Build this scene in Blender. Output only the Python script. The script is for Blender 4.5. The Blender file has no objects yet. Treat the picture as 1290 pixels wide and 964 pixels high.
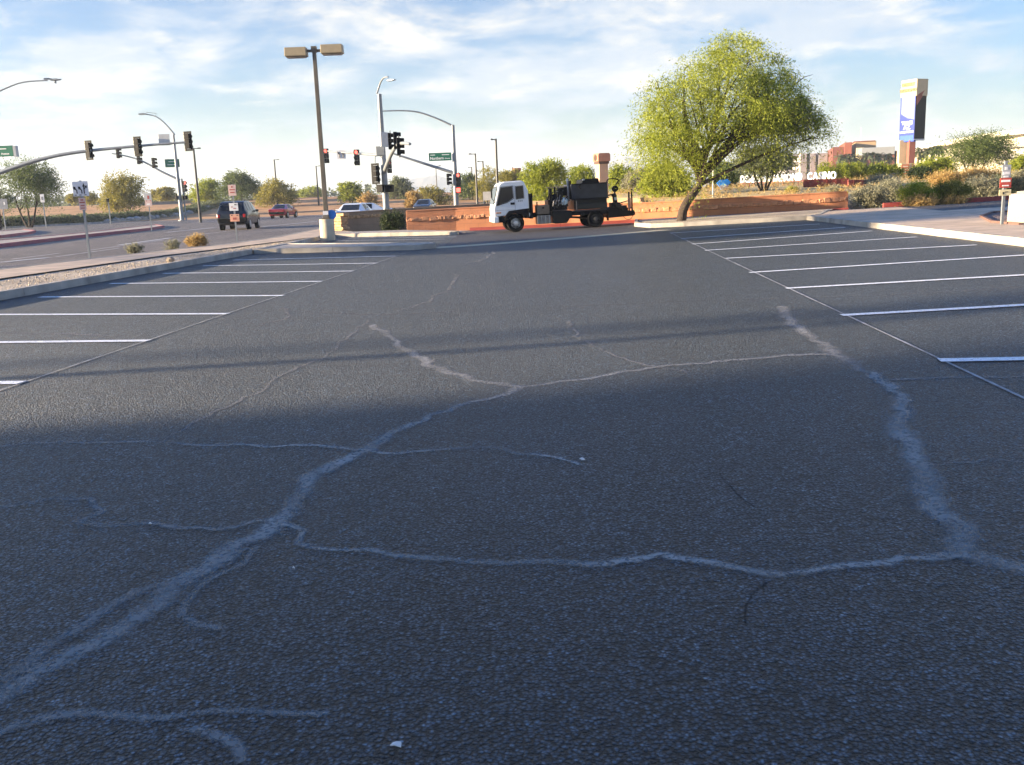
import bpy, bmesh, math, random
import numpy as np
from mathutils import Vector, Matrix
random.seed(7)
S = bpy.context.scene
COL = S.collection
R = math.radians

# ------------------------------------------------------------------ camera model (photo 1290 x 964)
F_PX, CX, CY, CAM_H = 1170., 645., 482., 1.45
PITCH, ROLL = math.atan((482-247)/F_PX), .036
cp, sp = math.cos(PITCH), math.sin(PITCH)
cr, sr = math.cos(ROLL), math.sin(ROLL)
FWD = Vector((0, cp, -sp)); UP0 = Vector((0, sp, cp)); RT0 = Vector((1, 0, 0))
RT = RT0*cr - UP0*sr; UP = UP0*cr + RT0*sr

def G(x):
    """height of the paved ground: level on the left, rising gently to the right"""
    x = max(-20, min(x, 26))
    return .025*1.5*math.log(1+math.exp(x/1.5)) - .026
def ray(px, py):
    return FWD + RT*((px-CX)/F_PX) - UP*((py-CY)/F_PX)
def at(px, py, dz=0.):
    d = ray(px, py); t = CAM_H/max(1e-4, -d.z)
    for _ in range(60):
        t = (G(d.x*t)+dz-CAM_H)/d.z
        if t < 0 or t > 3000: t = 3000; break
    return Vector((d.x*t, d.y*t, G(d.x*t)+dz))
def atY(px, py, Y):
    d = ray(px, py); t = Y/d.y
    return Vector((d.x*t, Y, CAM_H+d.z*t))
def ppm(Y):
    return F_PX/(Y*cp+.2)

# ------------------------------------------------------------------ materials
MATS = {}
def nd(nt, typ, **kw):
    n = nt.nodes.new(typ)
    for k, v in kw.items(): setattr(n, k, v)
    return n
def mat(name, col, rough=.6, var=.15, scale=6., bump=0., bscale=40., metal=0., spec=.4, emit=0., coat=0., detail=5):
    if name in MATS: return MATS[name]
    m = bpy.data.materials.new(name); m.use_nodes = True
    nt = m.node_tree; b = nt.nodes['Principled BSDF']
    tc = nd(nt, 'ShaderNodeTexCoord'); nz = nd(nt, 'ShaderNodeTexNoise')
    nz.inputs['Scale'].default_value = scale; nz.inputs['Detail'].default_value = detail
    nt.links.new(tc.outputs['Object'], nz.inputs['Vector'])
    rp = nd(nt, 'ShaderNodeValToRGB')
    rp.color_ramp.elements[0].position = .3; rp.color_ramp.elements[1].position = .7
    rp.color_ramp.elements[0].color = tuple(c*(1-var) for c in col[:3])+(1,)
    rp.color_ramp.elements[1].color = tuple(min(1, c*(1+var)) for c in col[:3])+(1,)
    nt.links.new(nz.outputs['Fac'], rp.inputs['Fac'])
    nt.links.new(rp.outputs['Color'], b.inputs['Base Color'])
    b.inputs['Roughness'].default_value = rough; b.inputs['Metallic'].default_value = metal
    b.inputs['Specular IOR Level'].default_value = spec
    b.inputs['Coat Weight'].default_value = coat
    if emit:
        nt.links.new(rp.outputs['Color'], b.inputs['Emission Color']); b.inputs['Emission Strength'].default_value = emit
    if bump:
        n2 = nd(nt, 'ShaderNodeTexNoise'); n2.inputs['Scale'].default_value = bscale; n2.inputs['Detail'].default_value = 6
        nt.links.new(tc.outputs['Object'], n2.inputs['Vector'])
        bp = nd(nt, 'ShaderNodeBump'); bp.inputs['Strength'].default_value = bump; bp.inputs['Distance'].default_value = .03
        nt.links.new(n2.outputs['Fac'], bp.inputs['Height']); nt.links.new(bp.outputs['Normal'], b.inputs['Normal'])
    MATS[name] = m
    return m

def asphalt_mat(name, base, sealed, bstr=1., dist=.012, cell=75., rough=.5):
    """binder-coated stones of mixed size: every stone has its own tone and its own tilt"""
    m = bpy.data.materials.new(name); m.use_nodes = True
    nt = m.node_tree; L = nt.links.new; b = nt.nodes['Principled BSDF']
    tc = nd(nt, 'ShaderNodeTexCoord')
    wp = nd(nt, 'ShaderNodeTexNoise'); wp.inputs['Scale'].default_value = cell*.8; wp.inputs['Detail'].default_value = 2
    L(tc.outputs['Object'], wp.inputs['Vector'])
    wv = nd(nt, 'ShaderNodeMix', data_type='VECTOR'); wv.inputs['Factor'].default_value = .5/cell
    ad = nd(nt, 'ShaderNodeVectorMath', operation='MULTIPLY_ADD'); L(wp.outputs['Color'], ad.inputs[0]); ad.inputs[1].default_value = (.9/cell,)*3; L(tc.outputs['Object'], ad.inputs[2])
    v1 = nd(nt, 'ShaderNodeTexVoronoi'); v1.inputs['Scale'].default_value = cell; v1.inputs['Randomness'].default_value = 1
    v2 = nd(nt, 'ShaderNodeTexVoronoi'); v2.inputs['Scale'].default_value = cell*2.1
    fine = nd(nt, 'ShaderNodeTexNoise'); fine.inputs['Scale'].default_value = cell*3; fine.inputs['Detail'].default_value = 3
    big = nd(nt, 'ShaderNodeTexNoise'); big.inputs['Scale'].default_value = .4; big.inputs['Detail'].default_value = 7; big.inputs['Roughness'].default_value = .62
    mid = nd(nt, 'ShaderNodeTexNoise'); mid.inputs['Scale'].default_value = 5.; mid.inputs['Detail'].default_value = 4
    mp = nd(nt, 'ShaderNodeMapping'); mp.inputs['Scale'].default_value = (1.0, .45, 1.0); mp.inputs['Rotation'].default_value = (0, 0, .08)
    L(tc.outputs['Object'], mp.inputs['Vector']); L(mp.outputs['Vector'], big.inputs['Vector']); L(tc.outputs['Object'], mid.inputs['Vector'])
    cl = nd(nt, 'ShaderNodeTexNoise'); cl.inputs['Scale'].default_value = 26.; cl.inputs['Detail'].default_value = 3; cl.inputs['Roughness'].default_value = .6
    L(tc.outputs['Object'], cl.inputs['Vector'])
    for n in (v1, v2, fine): L(ad.outputs[0], n.inputs['Vector'])
    r1 = nd(nt, 'ShaderNodeValToRGB'); e = r1.color_ramp.elements
    e[0].position = .28; e[1].position = .74
    e[0].color = tuple(c*.74 for c in base)+(1,); e[1].color = tuple(c*1.3 for c in base)+(1,)
    L(big.outputs['Fac'], r1.inputs['Fac'])
    sp = nd(nt, 'ShaderNodeSeparateColor'); L(v1.outputs['Color'], sp.inputs['Color'])
    tone = nd(nt, 'ShaderNodeValToRGB'); e = tone.color_ramp.elements
    e[0].position = 0; e[0].color = (.62,)*3+(1,); e[1].position = 1; e[1].color = (sealed,)*3+(1,)
    k = e.new(.55); k.color = (1.,)*3+(1,); k = e.new(.9); k.color = (1.35,)*3+(1,)
    L(sp.outputs['Red'], tone.inputs['Fac'])
    mx = nd(nt, 'ShaderNodeVectorMath', operation='MULTIPLY'); L(r1.outputs['Color'], mx.inputs[0]); L(tone.outputs['Color'], mx.inputs[1])
    mr = nd(nt, 'ShaderNodeMapRange'); mr.inputs['From Min'].default_value = .3; mr.inputs['From Max'].default_value = .7; mr.inputs['To Min'].default_value = .85; mr.inputs['To Max'].default_value = 1.15
    L(mid.outputs['Fac'], mr.inputs['Value'])
    mc = nd(nt, 'ShaderNodeMapRange'); mc.inputs['From Min'].default_value = .32; mc.inputs['From Max'].default_value = .68; mc.inputs['To Min'].default_value = .5; mc.inputs['To Max'].default_value = 1.6
    L(cl.outputs['Fac'], mc.inputs['Value'])
    mm = nd(nt, 'ShaderNodeMath', operation='MULTIPLY'); L(mr.outputs[0], mm.inputs[0]); L(mc.outputs[0], mm.inputs[1])
    m3 = nd(nt, 'ShaderNodeVectorMath', operation='SCALE'); L(mx.outputs['Vector'], m3.inputs[0]); L(mm.outputs[0], m3.inputs['Scale'])
    # shade in the binder-dark voids is painted into the colour; worn stone tops pale
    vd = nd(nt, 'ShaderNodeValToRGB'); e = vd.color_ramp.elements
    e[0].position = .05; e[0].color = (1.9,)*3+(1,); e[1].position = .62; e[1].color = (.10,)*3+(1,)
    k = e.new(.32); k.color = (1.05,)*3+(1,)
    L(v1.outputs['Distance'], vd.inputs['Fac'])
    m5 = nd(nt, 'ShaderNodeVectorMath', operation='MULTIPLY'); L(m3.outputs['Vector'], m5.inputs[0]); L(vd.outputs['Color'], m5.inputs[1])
    L(m5.outputs['Vector'], b.inputs['Base Color'])
    b.inputs['Roughness'].default_value = rough; b.inputs['Specular IOR Level'].default_value = .4
    def madd(v, k, c=None):
        n = nd(nt, 'ShaderNodeMath', operation='MULTIPLY_ADD'); L(v, n.inputs[0]); n.inputs[1].default_value = k
        if c: L(c, n.inputs[2])
        else: n.inputs[2].default_value = 0
        return n.outputs[0]
    h = madd(v1.outputs['Distance'], -.9); h = madd(sp.outputs['Green'], .55, h); h = madd(v2.outputs['Distance'], -.35, h); h = madd(fine.outputs['Fac'], .22, h); h = madd(mid.outputs['Fac'], 1.2, h); h = madd(cl.outputs['Fac'], 1.3, h)
    bp = nd(nt, 'ShaderNodeBump'); bp.inputs['Strength'].default_value = bstr; bp.inputs['Distance'].default_value = dist
    L(h, bp.inputs['Height']); L(bp.outputs['Normal'], b.inputs['Normal'])
    MATS[name] = m
    return m

def gravel_mat(name, cols, cell=28., dist=.03):
    m = bpy.data.materials.new(name); m.use_nodes = True
    nt = m.node_tree; L = nt.links.new; b = nt.nodes['Principled BSDF']
    tc = nd(nt, 'ShaderNodeTexCoord')
    vo = nd(nt, 'ShaderNodeTexVoronoi'); vo.inputs['Scale'].default_value = cell
    L(tc.outputs['Object'], vo.inputs['Vector'])
    sep = nd(nt, 'ShaderNodeSeparateColor'); L(vo.outputs['Color'], sep.inputs['Color'])
    rp = nd(nt, 'ShaderNodeValToRGB'); e = rp.color_ramp.elements
    e[0].color = cols[0]+(1,); e[1].color = cols[-1]+(1,)
    for i, c in enumerate(cols[1:-1]):
        k = e.new((i+1)/(len(cols)-1)); k.color = c+(1,)
    L(sep.outputs['Red'], rp.inputs['Fac'])
    big = nd(nt, 'ShaderNodeTexNoise'); big.inputs['Scale'].default_value = .7; big.inputs['Detail'].default_value = 6
    L(tc.outputs['Object'], big.inputs['Vector'])
    mr = nd(nt, 'ShaderNodeMapRange'); mr.inputs['From Min'].default_value = .3; mr.inputs['From Max'].default_value = .7
    mr.inputs['To Min'].default_value = .75; mr.inputs['To Max'].default_value = 1.15
    L(big.outputs['Fac'], mr.inputs['Value'])
    mx = nd(nt, 'ShaderNodeVectorMath', operation='SCALE'); L(rp.outputs['Color'], mx.inputs[0]); L(mr.outputs['Result'], mx.inputs['Scale'])
    L(mx.outputs['Vector'], b.inputs['Base Color'])
    b.inputs['Roughness'].default_value = .9; b.inputs['Specular IOR Level'].default_value = .2
    iv = nd(nt, 'ShaderNodeMath', operation='MULTIPLY'); iv.inputs[1].default_value = -1
    L(vo.outputs['Distance'], iv.inputs[0])
    bp = nd(nt, 'ShaderNodeBump'); bp.inputs['Strength'].default_value = 1; bp.inputs['Distance'].default_value = dist
    L(iv.outputs[0], bp.inputs['Height']); L(bp.outputs['Normal'], b.inputs['Normal'])
    MATS[name] = m
    return m

def block_mat(name, c1, c2, mortar, scale=1., bw=.4, bh=.2, vertical=True):
    """masonry courses in the wall's own XZ plane"""
    m = bpy.data.materials.new(name); m.use_nodes = True
    nt = m.node_tree; L = nt.links.new; b = nt.nodes['Principled BSDF']
    tc = nd(nt, 'ShaderNodeTexCoord'); sx = nd(nt, 'ShaderNodeSeparateXYZ'); cb = nd(nt, 'ShaderNodeCombineXYZ')
    L(tc.outputs['Object'], sx.inputs[0])
    ad = nd(nt, 'ShaderNodeMath', operation='ADD'); L(sx.outputs['X'], ad.inputs[0]); L(sx.outputs['Y'], ad.inputs[1])
    L(ad.outputs[0], cb.inputs['X']); L(sx.outputs['Z'], cb.inputs['Y'])
    br = nd(nt, 'ShaderNodeTexBrick'); L(cb.outputs[0], br.inputs['Vector'])
    br.inputs['Color1'].default_value = c1+(1,); br.inputs['Color2'].default_value = c2+(1,); br.inputs['Mortar'].default_value = mortar+(1,)
    br.inputs['Scale'].default_value = scale; br.inputs['Brick Width'].default_value = bw; br.inputs['Row Height'].default_value = bh
    br.inputs['Mortar Size'].default_value = .008
    nz = nd(nt, 'ShaderNodeTexNoise'); nz.inputs['Scale'].default_value = 2.2; nz.inputs['Detail'].default_value = 7
    L(tc.outputs['Object'], nz.inputs['Vector'])
    mr = nd(nt, 'ShaderNodeMapRange'); mr.inputs['From Min'].default_value = .3; mr.inputs['From Max'].default_value = .7
    mr.inputs['To Min'].default_value = .9; mr.inputs['To Max'].default_value = 1.08
    L(nz.outputs['Fac'], mr.inputs['Value'])
    mx = nd(nt, 'ShaderNodeVectorMath', operation='SCALE'); L(br.outputs['Color'], mx.inputs[0]); L(mr.outputs['Result'], mx.inputs['Scale'])
    L(mx.outputs['Vector'], b.inputs['Base Color'])
    b.inputs['Roughness'].default_value = .9; b.inputs['Specular IOR Level'].default_value = .2
    n2 = nd(nt, 'ShaderNodeTexNoise'); n2.inputs['Scale'].default_value = 45; L(tc.outputs['Object'], n2.inputs['Vector'])
    bp = nd(nt, 'ShaderNodeBump'); bp.inputs['Strength'].default_value = .5; bp.inputs['Distance'].default_value = .02
    L(n2.outputs['Fac'], bp.inputs['Height']); L(bp.outputs['Normal'], b.inputs['Normal'])
    MATS[name] = m
    return m

def leaf_mat(name, dark, mid, light, trans=.35):
    m = bpy.data.materials.new(name); m.use_nodes = True
    nt = m.node_tree; L = nt.links.new; b = nt.nodes['Principled BSDF']; out = nt.nodes['Material Output']
    ge = nd(nt, 'ShaderNodeNewGeometry')
    rp = nd(nt, 'ShaderNodeValToRGB'); e = rp.color_ramp.elements
    e[0].color = dark+(1,); e[1].color = light+(1,); k = e.new(.5); k.color = mid+(1,)
    L(ge.outputs['Random Per Island'], rp.inputs['Fac'])
    L(rp.outputs['Color'], b.inputs['Base Color'])
    b.inputs['Roughness'].default_value = .6; b.inputs['Specular IOR Level'].default_value = .25
    tr = nd(nt, 'ShaderNodeBsdfTranslucent'); L(rp.outputs['Color'], tr.inputs['Color'])
    ms = nd(nt, 'ShaderNodeMixShader'); ms.inputs[0].default_value = trans
    L(b.outputs[0], ms.inputs[1]); L(tr.outputs[0], ms.inputs[2]); L(ms.outputs[0], out.inputs['Surface'])
    MATS[name] = m
    return m

def ribbon_mat(name, col, alpha=.8, cell=75.):
    """worn crack sealant: fades out unevenly towards both edges of its strip"""
    m = bpy.data.materials.new(name); m.use_nodes = True
    nt = m.node_tree; L = nt.links.new; b = nt.nodes['Principled BSDF']; out = nt.nodes['Material Output']
    uv = nd(nt, 'ShaderNodeUVMap'); uv.uv_map = 'UVMap'
    sx = nd(nt, 'ShaderNodeSeparateXYZ'); L(uv.outputs[0], sx.inputs[0])
    tc = nd(nt, 'ShaderNodeTexCoord')
    nz = nd(nt, 'ShaderNodeTexNoise'); nz.inputs['Scale'].default_value = 9; nz.inputs['Detail'].default_value = 8; nz.inputs['Roughness'].default_value = .75
    L(tc.outputs['Object'], nz.inputs['Vector'])
    lo = nd(nt, 'ShaderNodeTexNoise'); lo.inputs['Scale'].default_value = 1.6; lo.inputs['Detail'].default_value = 4
    L(tc.outputs['Object'], lo.inputs['Vector'])
    a = nd(nt, 'ShaderNodeMath', operation='SUBTRACT'); L(sx.outputs['Y'], a.inputs[0]); a.inputs[1].default_value = .5
    ab = nd(nt, 'ShaderNodeMath', operation='ABSOLUTE'); L(a.outputs[0], ab.inputs[0])
    ad = nd(nt, 'ShaderNodeMath', operation='MULTIPLY_ADD'); L(nz.outputs['Fac'], ad.inputs[0]); ad.inputs[1].default_value = .55; L(ab.outputs[0], ad.inputs[2])
    mr = nd(nt, 'ShaderNodeMapRange', interpolation_type='SMOOTHSTEP'); L(ad.outputs[0], mr.inputs['Value'])
    mr.inputs['From Min'].default_value = .34; mr.inputs['From Max'].default_value = .70; mr.inputs['To Min'].default_value = alpha; mr.inputs['To Max'].default_value = 0
    m2 = nd(nt, 'ShaderNodeMapRange'); L(lo.outputs['Fac'], m2.inputs['Value'])
    m2.inputs['From Min'].default_value = .3; m2.inputs['From Max'].default_value = .65; m2.inputs['To Min'].default_value = .32; m2.inputs['To Max'].default_value = 1
    m0 = nd(nt, 'ShaderNodeMath', operation='MULTIPLY'); L(mr.outputs[0], m0.inputs[0]); L(m2.outputs[0], m0.inputs[1])
    vo = nd(nt, 'ShaderNodeTexVoronoi'); vo.inputs['Scale'].default_value = cell*.8; L(tc.outputs['Object'], vo.inputs['Vector'])
    sp = nd(nt, 'ShaderNodeSeparateColor'); L(vo.outputs['Color'], sp.inputs['Color'])
    m4 = nd(nt, 'ShaderNodeMapRange'); L(sp.outputs['Red'], m4.inputs['Value']); m4.inputs['From Min'].default_value = .1; m4.inputs['From Max'].default_value = .5; m4.inputs['To Min'].default_value = .35
    mu = nd(nt, 'ShaderNodeMath', operation='MULTIPLY'); L(m0.outputs[0], mu.inputs[0]); L(m4.outputs[0], mu.inputs[1])
    b.inputs['Base Color'].default_value = col+(1,); b.inputs['Roughness'].default_value = .85; b.inputs['Specular IOR Level'].default_value = .25
    fine = nd(nt, 'ShaderNodeTexNoise'); fine.inputs['Scale'].default_value = cell; L(tc.outputs['Object'], fine.inputs['Vector'])
    bp = nd(nt, 'ShaderNodeBump'); bp.inputs['Strength'].default_value = .4; bp.inputs['Distance'].default_value = .006
    L(fine.outputs['Fac'], bp.inputs['Height']); L(bp.outputs['Normal'], b.inputs['Normal'])
    L(mu.outputs[0], b.inputs['Alpha'])
    MATS[name] = m
    return m

# ------------------------------------------------------------------ mesh collecting
class MB:
    def __init__(s): s.v = []; s.f = []
    def add(s, vs, fs, M=None):
        o = len(s.v)
        s.v += [tuple(M @ Vector(p)) if M else tuple(p) for p in vs]
        s.f += [tuple(i+o for i in f) for f in fs]; return s
    def box(s, c, d, rz=0, rx=0, ry=0, taper=1.):
        x, y, z = d[0]/2, d[1]/2, d[2]/2; t = taper
        vs = [(-x, -y, -z), (x, -y, -z), (x, y, -z), (-x, y, -z), (-x*t, -y*t, z), (x*t, -y*t, z), (x*t, y*t, z), (-x*t, y*t, z)]
        M = Matrix.Translation(c) @ Matrix.Rotation(rz, 4, 'Z') @ Matrix.Rotation(ry, 4, 'Y') @ Matrix.Rotation(rx, 4, 'X')
        return s.add(vs, [(0, 3, 2, 1), (4, 5, 6, 7), (0, 1, 5, 4), (1, 2, 6, 5), (2, 3, 7, 6), (3, 0, 4, 7)], M)
    def tube(s, pts, rad, n=8, cap=True):
        pts = [Vector(p) for p in pts]
        if not hasattr(rad, '__len__'): rad = [rad]*len(pts)
        vs, fs = [], []; prev = None
        for i, p in enumerate(pts):
            t = (pts[min(i+1, len(pts)-1)]-pts[max(i-1, 0)]).normalized()
            if prev is None:
                a = Vector((0, 0, 1)) if abs(t.z) < .9 else Vector((1, 0, 0))
                u = t.cross(a).normalized()
            else:
                u = (prev - t*prev.dot(t)).normalized()
            prev = u; w = t.cross(u)
            for k in range(n):
                an = 2*math.pi*(k+.5)/n
                vs.append(p+(u*math.cos(an)+w*math.sin(an))*rad[i])
        for i in range(len(pts)-1):
            for k in range(n):
                fs.append((i*n+k, i*n+(k+1) % n, (i+1)*n+(k+1) % n, (i+1)*n+k))
        if cap:
            fs.append(tuple(range(n-1, -1, -1))); fs.append(tuple((len(pts)-1)*n+k for k in range(n)))
        return s.add(vs, fs)
    def prism(s, poly, a, b, axis='y'):
        """outline in two axes, extruded between a and b on the third"""
        def P(u, w, t): return {'y': (u, t, w), 'x': (t, u, w), 'z': (u, w, t)}[axis]
        n = len(poly)
        vs = [P(u, w, a) for u, w in poly]+[P(u, w, b) for u, w in poly]
        fs = [tuple(range(n)), tuple(range(2*n-1, n-1, -1))]+[(i, i+n, (i+1) % n+n, (i+1) % n) for i in range(n)]
        return s.add(vs, fs)
    def disc(s, c, r, t, axis='y', n=24):
        a = {'y': Vector((0, t/2, 0)), 'x': Vector((t/2, 0, 0)), 'z': Vector((0, 0, t/2))}[axis]
        return s.tube([Vector(c)-a, Vector(c)+a], r, n)
    def lathe(s, prof, c, axis='y', n=24):
        vs, fs = [], []
        for r, h in prof:
            for k in range(n):
                an = 2*math.pi*k/n; a, b = r*math.cos(an), r*math.sin(an)
                vs.append({'y': (a, h, b), 'x': (h, a, b), 'z': (a, b, h)}[axis])
        for i in range(len(prof)-1):
            for k in range(n): fs.append((i*n+k, i*n+(k+1) % n, (i+1)*n+(k+1) % n, (i+1)*n+k))
        fs.append(tuple(range(n-1, -1, -1))); fs.append(tuple((len(prof)-1)*n+k for k in range(n)))
        return s.add(vs, fs, Matrix.Translation(c))
    def mesh(s, name):
        me = bpy.data.meshes.new(name); me.from_pydata(s.v, [], s.f)
        bm = bmesh.new(); bm.from_mesh(me); bmesh.ops.recalc_face_normals(bm, faces=bm.faces); bm.to_mesh(me); bm.free()
        return me
    def build(s, name, m, parent=None, bevel=0., smooth=False, loc=None, rz=0, seg=2):
        me = s.mesh(name); return put(name, me, m, parent, bevel, smooth, loc, rz, seg)
def put(name, me, m, parent=None, bevel=0., smooth=False, loc=None, rz=0, seg=2):
    o = bpy.data.objects.new(name, me); COL.objects.link(o)
    if m: me.materials.clear(); me.materials.append(m)
    if parent: o.parent = parent
    if loc is not None: o.location = loc
    if rz: o.rotation_euler = (0, 0, rz)
    if smooth:
        me.polygons.foreach_set('use_smooth', [True]*len(me.polygons))
        try: me.set_sharp_from_angle(angle=R(40))
        except Exception: pass
    if bevel:
        b = o.modifiers.new('bevel', 'BEVEL'); b.width = bevel; b.segments = seg; b.limit_method = 'ANGLE'; b.angle_limit = R(35)
    return o
def tag(o, label=None, cat=None, group=None, kind=None):
    if label: o['label'] = label
    if cat: o['category'] = cat
    if group: o['group'] = group
    if kind: o['kind'] = kind
    return o
def thing(name, label, cat, loc=(0, 0, 0), rz=0, group=None):
    o = bpy.data.objects.new(name, None); COL.objects.link(o); o.empty_display_size = .2
    o.location = loc; o.rotation_euler = (0, 0, rz)
    return tag(o, label, cat, group)
def copy_tree(o, parent=None):
    c = o.copy(); COL.objects.link(c); c.parent = parent
    for ch in o.children: copy_tree(ch, c)
    return c
def structure(name, o): o['kind'] = 'structure'; return o
def drape(name, poly, m, dz=0., step=1.):
    """flat paving cut into strips so that it follows the ground height"""
    bm = bmesh.new(); bm.faces.new([bm.verts.new((p[0], p[1], 0)) for p in poly])
    xs = [p[0] for p in poly]; x = math.floor(min(xs))
    while x < max(xs):
        if -6 <= x <= 27:
            bmesh.ops.bisect_plane(bm, geom=bm.verts[:]+bm.edges[:]+bm.faces[:], plane_co=(x, 0, 0), plane_no=(1, 0, 0))
        x += step
    for v in bm.verts: v.co.z = G(v.co.x)+dz
    bmesh.ops.recalc_face_normals(bm, faces=bm.faces)
    if bm.faces and sum(f.normal.z for f in bm.faces) < 0: bmesh.ops.reverse_faces(bm, faces=bm.faces)
    me = bpy.data.meshes.new(name); bm.to_mesh(me); bm.free()
    o = put(name, me, m); o['kind'] = 'structure'; return o
def add_quadstrip(mb, a, b, w, dz):
    a = Vector(a[:2]); b = Vector(b[:2]); n = max(2, int(abs(b.x-a.x)/.6)+1)
    d = (b-a).normalized(); q = Vector((-d.y, d.x))*w/2
    vs, fs = [], []
    for i in range(n+1):
        p = a+(b-a)*i/n
        for k in (p-q, p+q): vs.append((k.x, k.y, G(k.x)+dz))
    for i in range(n): fs.append((2*i, 2*i+2, 2*i+3, 2*i+1))
    mb.add(vs, fs)
def kerb(name, pts, m, w=.16, h=.15, base=0., gap=3.0, closed=False):
    """cast kerb stones set end to end along a line, with open joints"""
    pts = [Vector(p[:2]) for p in pts]
    if closed: pts.append(pts[0])
    mb = MB()
    for a, b in zip(pts[:-1], pts[1:]):
        L = (b-a).length; n = max(1, round(L/gap)); d = (b-a)/L; q = Vector((-d.y, d.x))*w/2
        for i in range(n):
            s0 = a+d*(L*i/n+(.006 if i else -.03)); s1 = a+d*(L*(i+1)/n-(.006 if i < n-1 else -.03))
            k = max(1, int(abs(s1.x-s0.x)))
            for j in range(k):
                u, v = s0+(s1-s0)*j/k, s0+(s1-s0)*(j+1)/k
                vs = []
                for p in (u, v):
                    for sgn in (1, -1):
                        c = p+q*sgn
                        vs += [(c.x, c.y, G(c.x)-.2), (c.x-q.x*sgn*.2, c.y-q.y*sgn*.2, G(c.x)+base+h)]
                mb.add(vs, [(0, 1, 3, 2), (4, 6, 7, 5), (0, 4, 5, 1), (2, 3, 7, 6), (1, 5, 7, 3)])
    o = mb.build(name, m); o['kind'] = 'structure'; return o
def smooth_line(P, step=.12):
    P = [Vector(p) for p in P]; out = []
    for i in range(len(P)-1):
        p0, p1, p2, p3 = P[max(i-1, 0)], P[i], P[i+1], P[min(i+2, len(P)-1)]
        n = max(2, int((p2-p1).length/step))
        for k in range(n):
            t = k/n
            out.append(.5*((2*p1)+(p2-p0)*t+(2*p0-5*p1+4*p2-p3)*t*t+(3*p1-p0-3*p2+p3)*t**3))
    out.append(P[-1]); return out
def text_part(s, size, m, parent, loc, rz=0, extrude=.004, bold=.012, name='lettering', rx=R(90), sx=1., align='CENTER'):
    cu = bpy.data.curves.new(name, 'FONT'); cu.body = s; cu.size = size; cu.extrude = extrude; cu.offset = bold*size
    cu.align_x = align; cu.align_y = 'CENTER'; cu.resolution_u = 3
    t = bpy.data.objects.new('tmp', cu); COL.objects.link(t)
    dg = bpy.context.evaluated_depsgraph_get()
    me = bpy.data.meshes.new_from_object(t.evaluated_get(dg))
    bpy.data.objects.remove(t); bpy.data.curves.remove(cu)
    me.transform(Matrix.Rotation(rx, 4, 'X') @ Matrix.Diagonal((sx, 1, 1, 1)))
    me.name = name
    return put(name, me, m, parent, loc=loc, rz=rz)

# ------------------------------------------------------------------ foliage
def foliage(lobes, n, strands=6, leaves=10, slen=.6, leaf=(.11, .035), droop=.5, seed=1, shell=.45, up=.2, name='crown', holes=()):
    """lobes: (cx,cy,cz,rx,ry,rz). Leaves sit along short drooping twigs spread through the lobes."""
    rg = np.random.default_rng(seed)
    lb = np.array(lobes, float); wgt = (lb[:, 3]*lb[:, 4]*lb[:, 5])**(.72); wgt /= wgt.sum()
    idx = rg.choice(len(lb), n, p=wgt)
    d = rg.normal(size=(n, 3)); d /= np.linalg.norm(d, axis=1)[:, None]
    rr = shell+(1.06-shell)*rg.random(n)**.6
    c = lb[idx, :3]+d*lb[idx, 3:]*rr[:, None]
    for hx_, hz_, hr_ in holes:
        keep = (c[:, 0]-hx_)**2+(c[:, 2]-hz_)**2 > hr_**2; c = c[keep]; d = d[keep]
    n = len(c)
    cid = np.repeat(np.arange(n), strands); m = n*strands
    sd = d[cid]*.8+rg.normal(size=(m, 3))*.75; sd[:, 2] += up
    sd /= np.linalg.norm(sd, axis=1)[:, None]
    sl = slen*(.45+.9*rg.random(m))
    t = np.tile(np.linspace(.08, 1, leaves), m)+rg.normal(size=m*leaves)*.04
    sid = np.repeat(np.arange(m), leaves); q = len(sid)
    P = c[cid][sid]+sd[sid]*(sl[sid]*t)[:, None]; P[:, 2] -= droop*sl[sid]*t*t
    P += rg.normal(size=(q, 3))*slen*.05
    tang = sd[sid].copy(); tang[:, 2] -= 2*droop*t
    ax = tang/np.linalg.norm(tang, axis=1)[:, None]*.7+rg.normal(size=(q, 3))*.6
    ax /= np.linalg.norm(ax, axis=1)[:, None]
    b = np.cross(ax, rg.normal(size=(q, 3))); b /= np.linalg.norm(b, axis=1)[:, None]
    sc = (.6+.8*rg.random(q))[:, None]; l = leaf[0]*sc; w = leaf[1]*sc
    V = np.empty((q, 4, 3)); V[:, 0] = P; V[:, 1] = P+ax*l*.5+b*w; V[:, 2] = P+ax*l; V[:, 3] = P+ax*l*.5-b*w
    me = bpy.data.meshes.new(name)
    me.vertices.add(q*4); me.vertices.foreach_set('co', V.reshape(-1).astype(np.float32))
    me.loops.add(q*4); me.loops.foreach_set('vertex_index', np.arange(q*4, dtype=np.int32))
    me.polygons.add(q); me.polygons.foreach_set('loop_start', np.arange(0, q*4, 4, dtype=np.int32))
    me.update(); me.validate()
    return me
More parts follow.
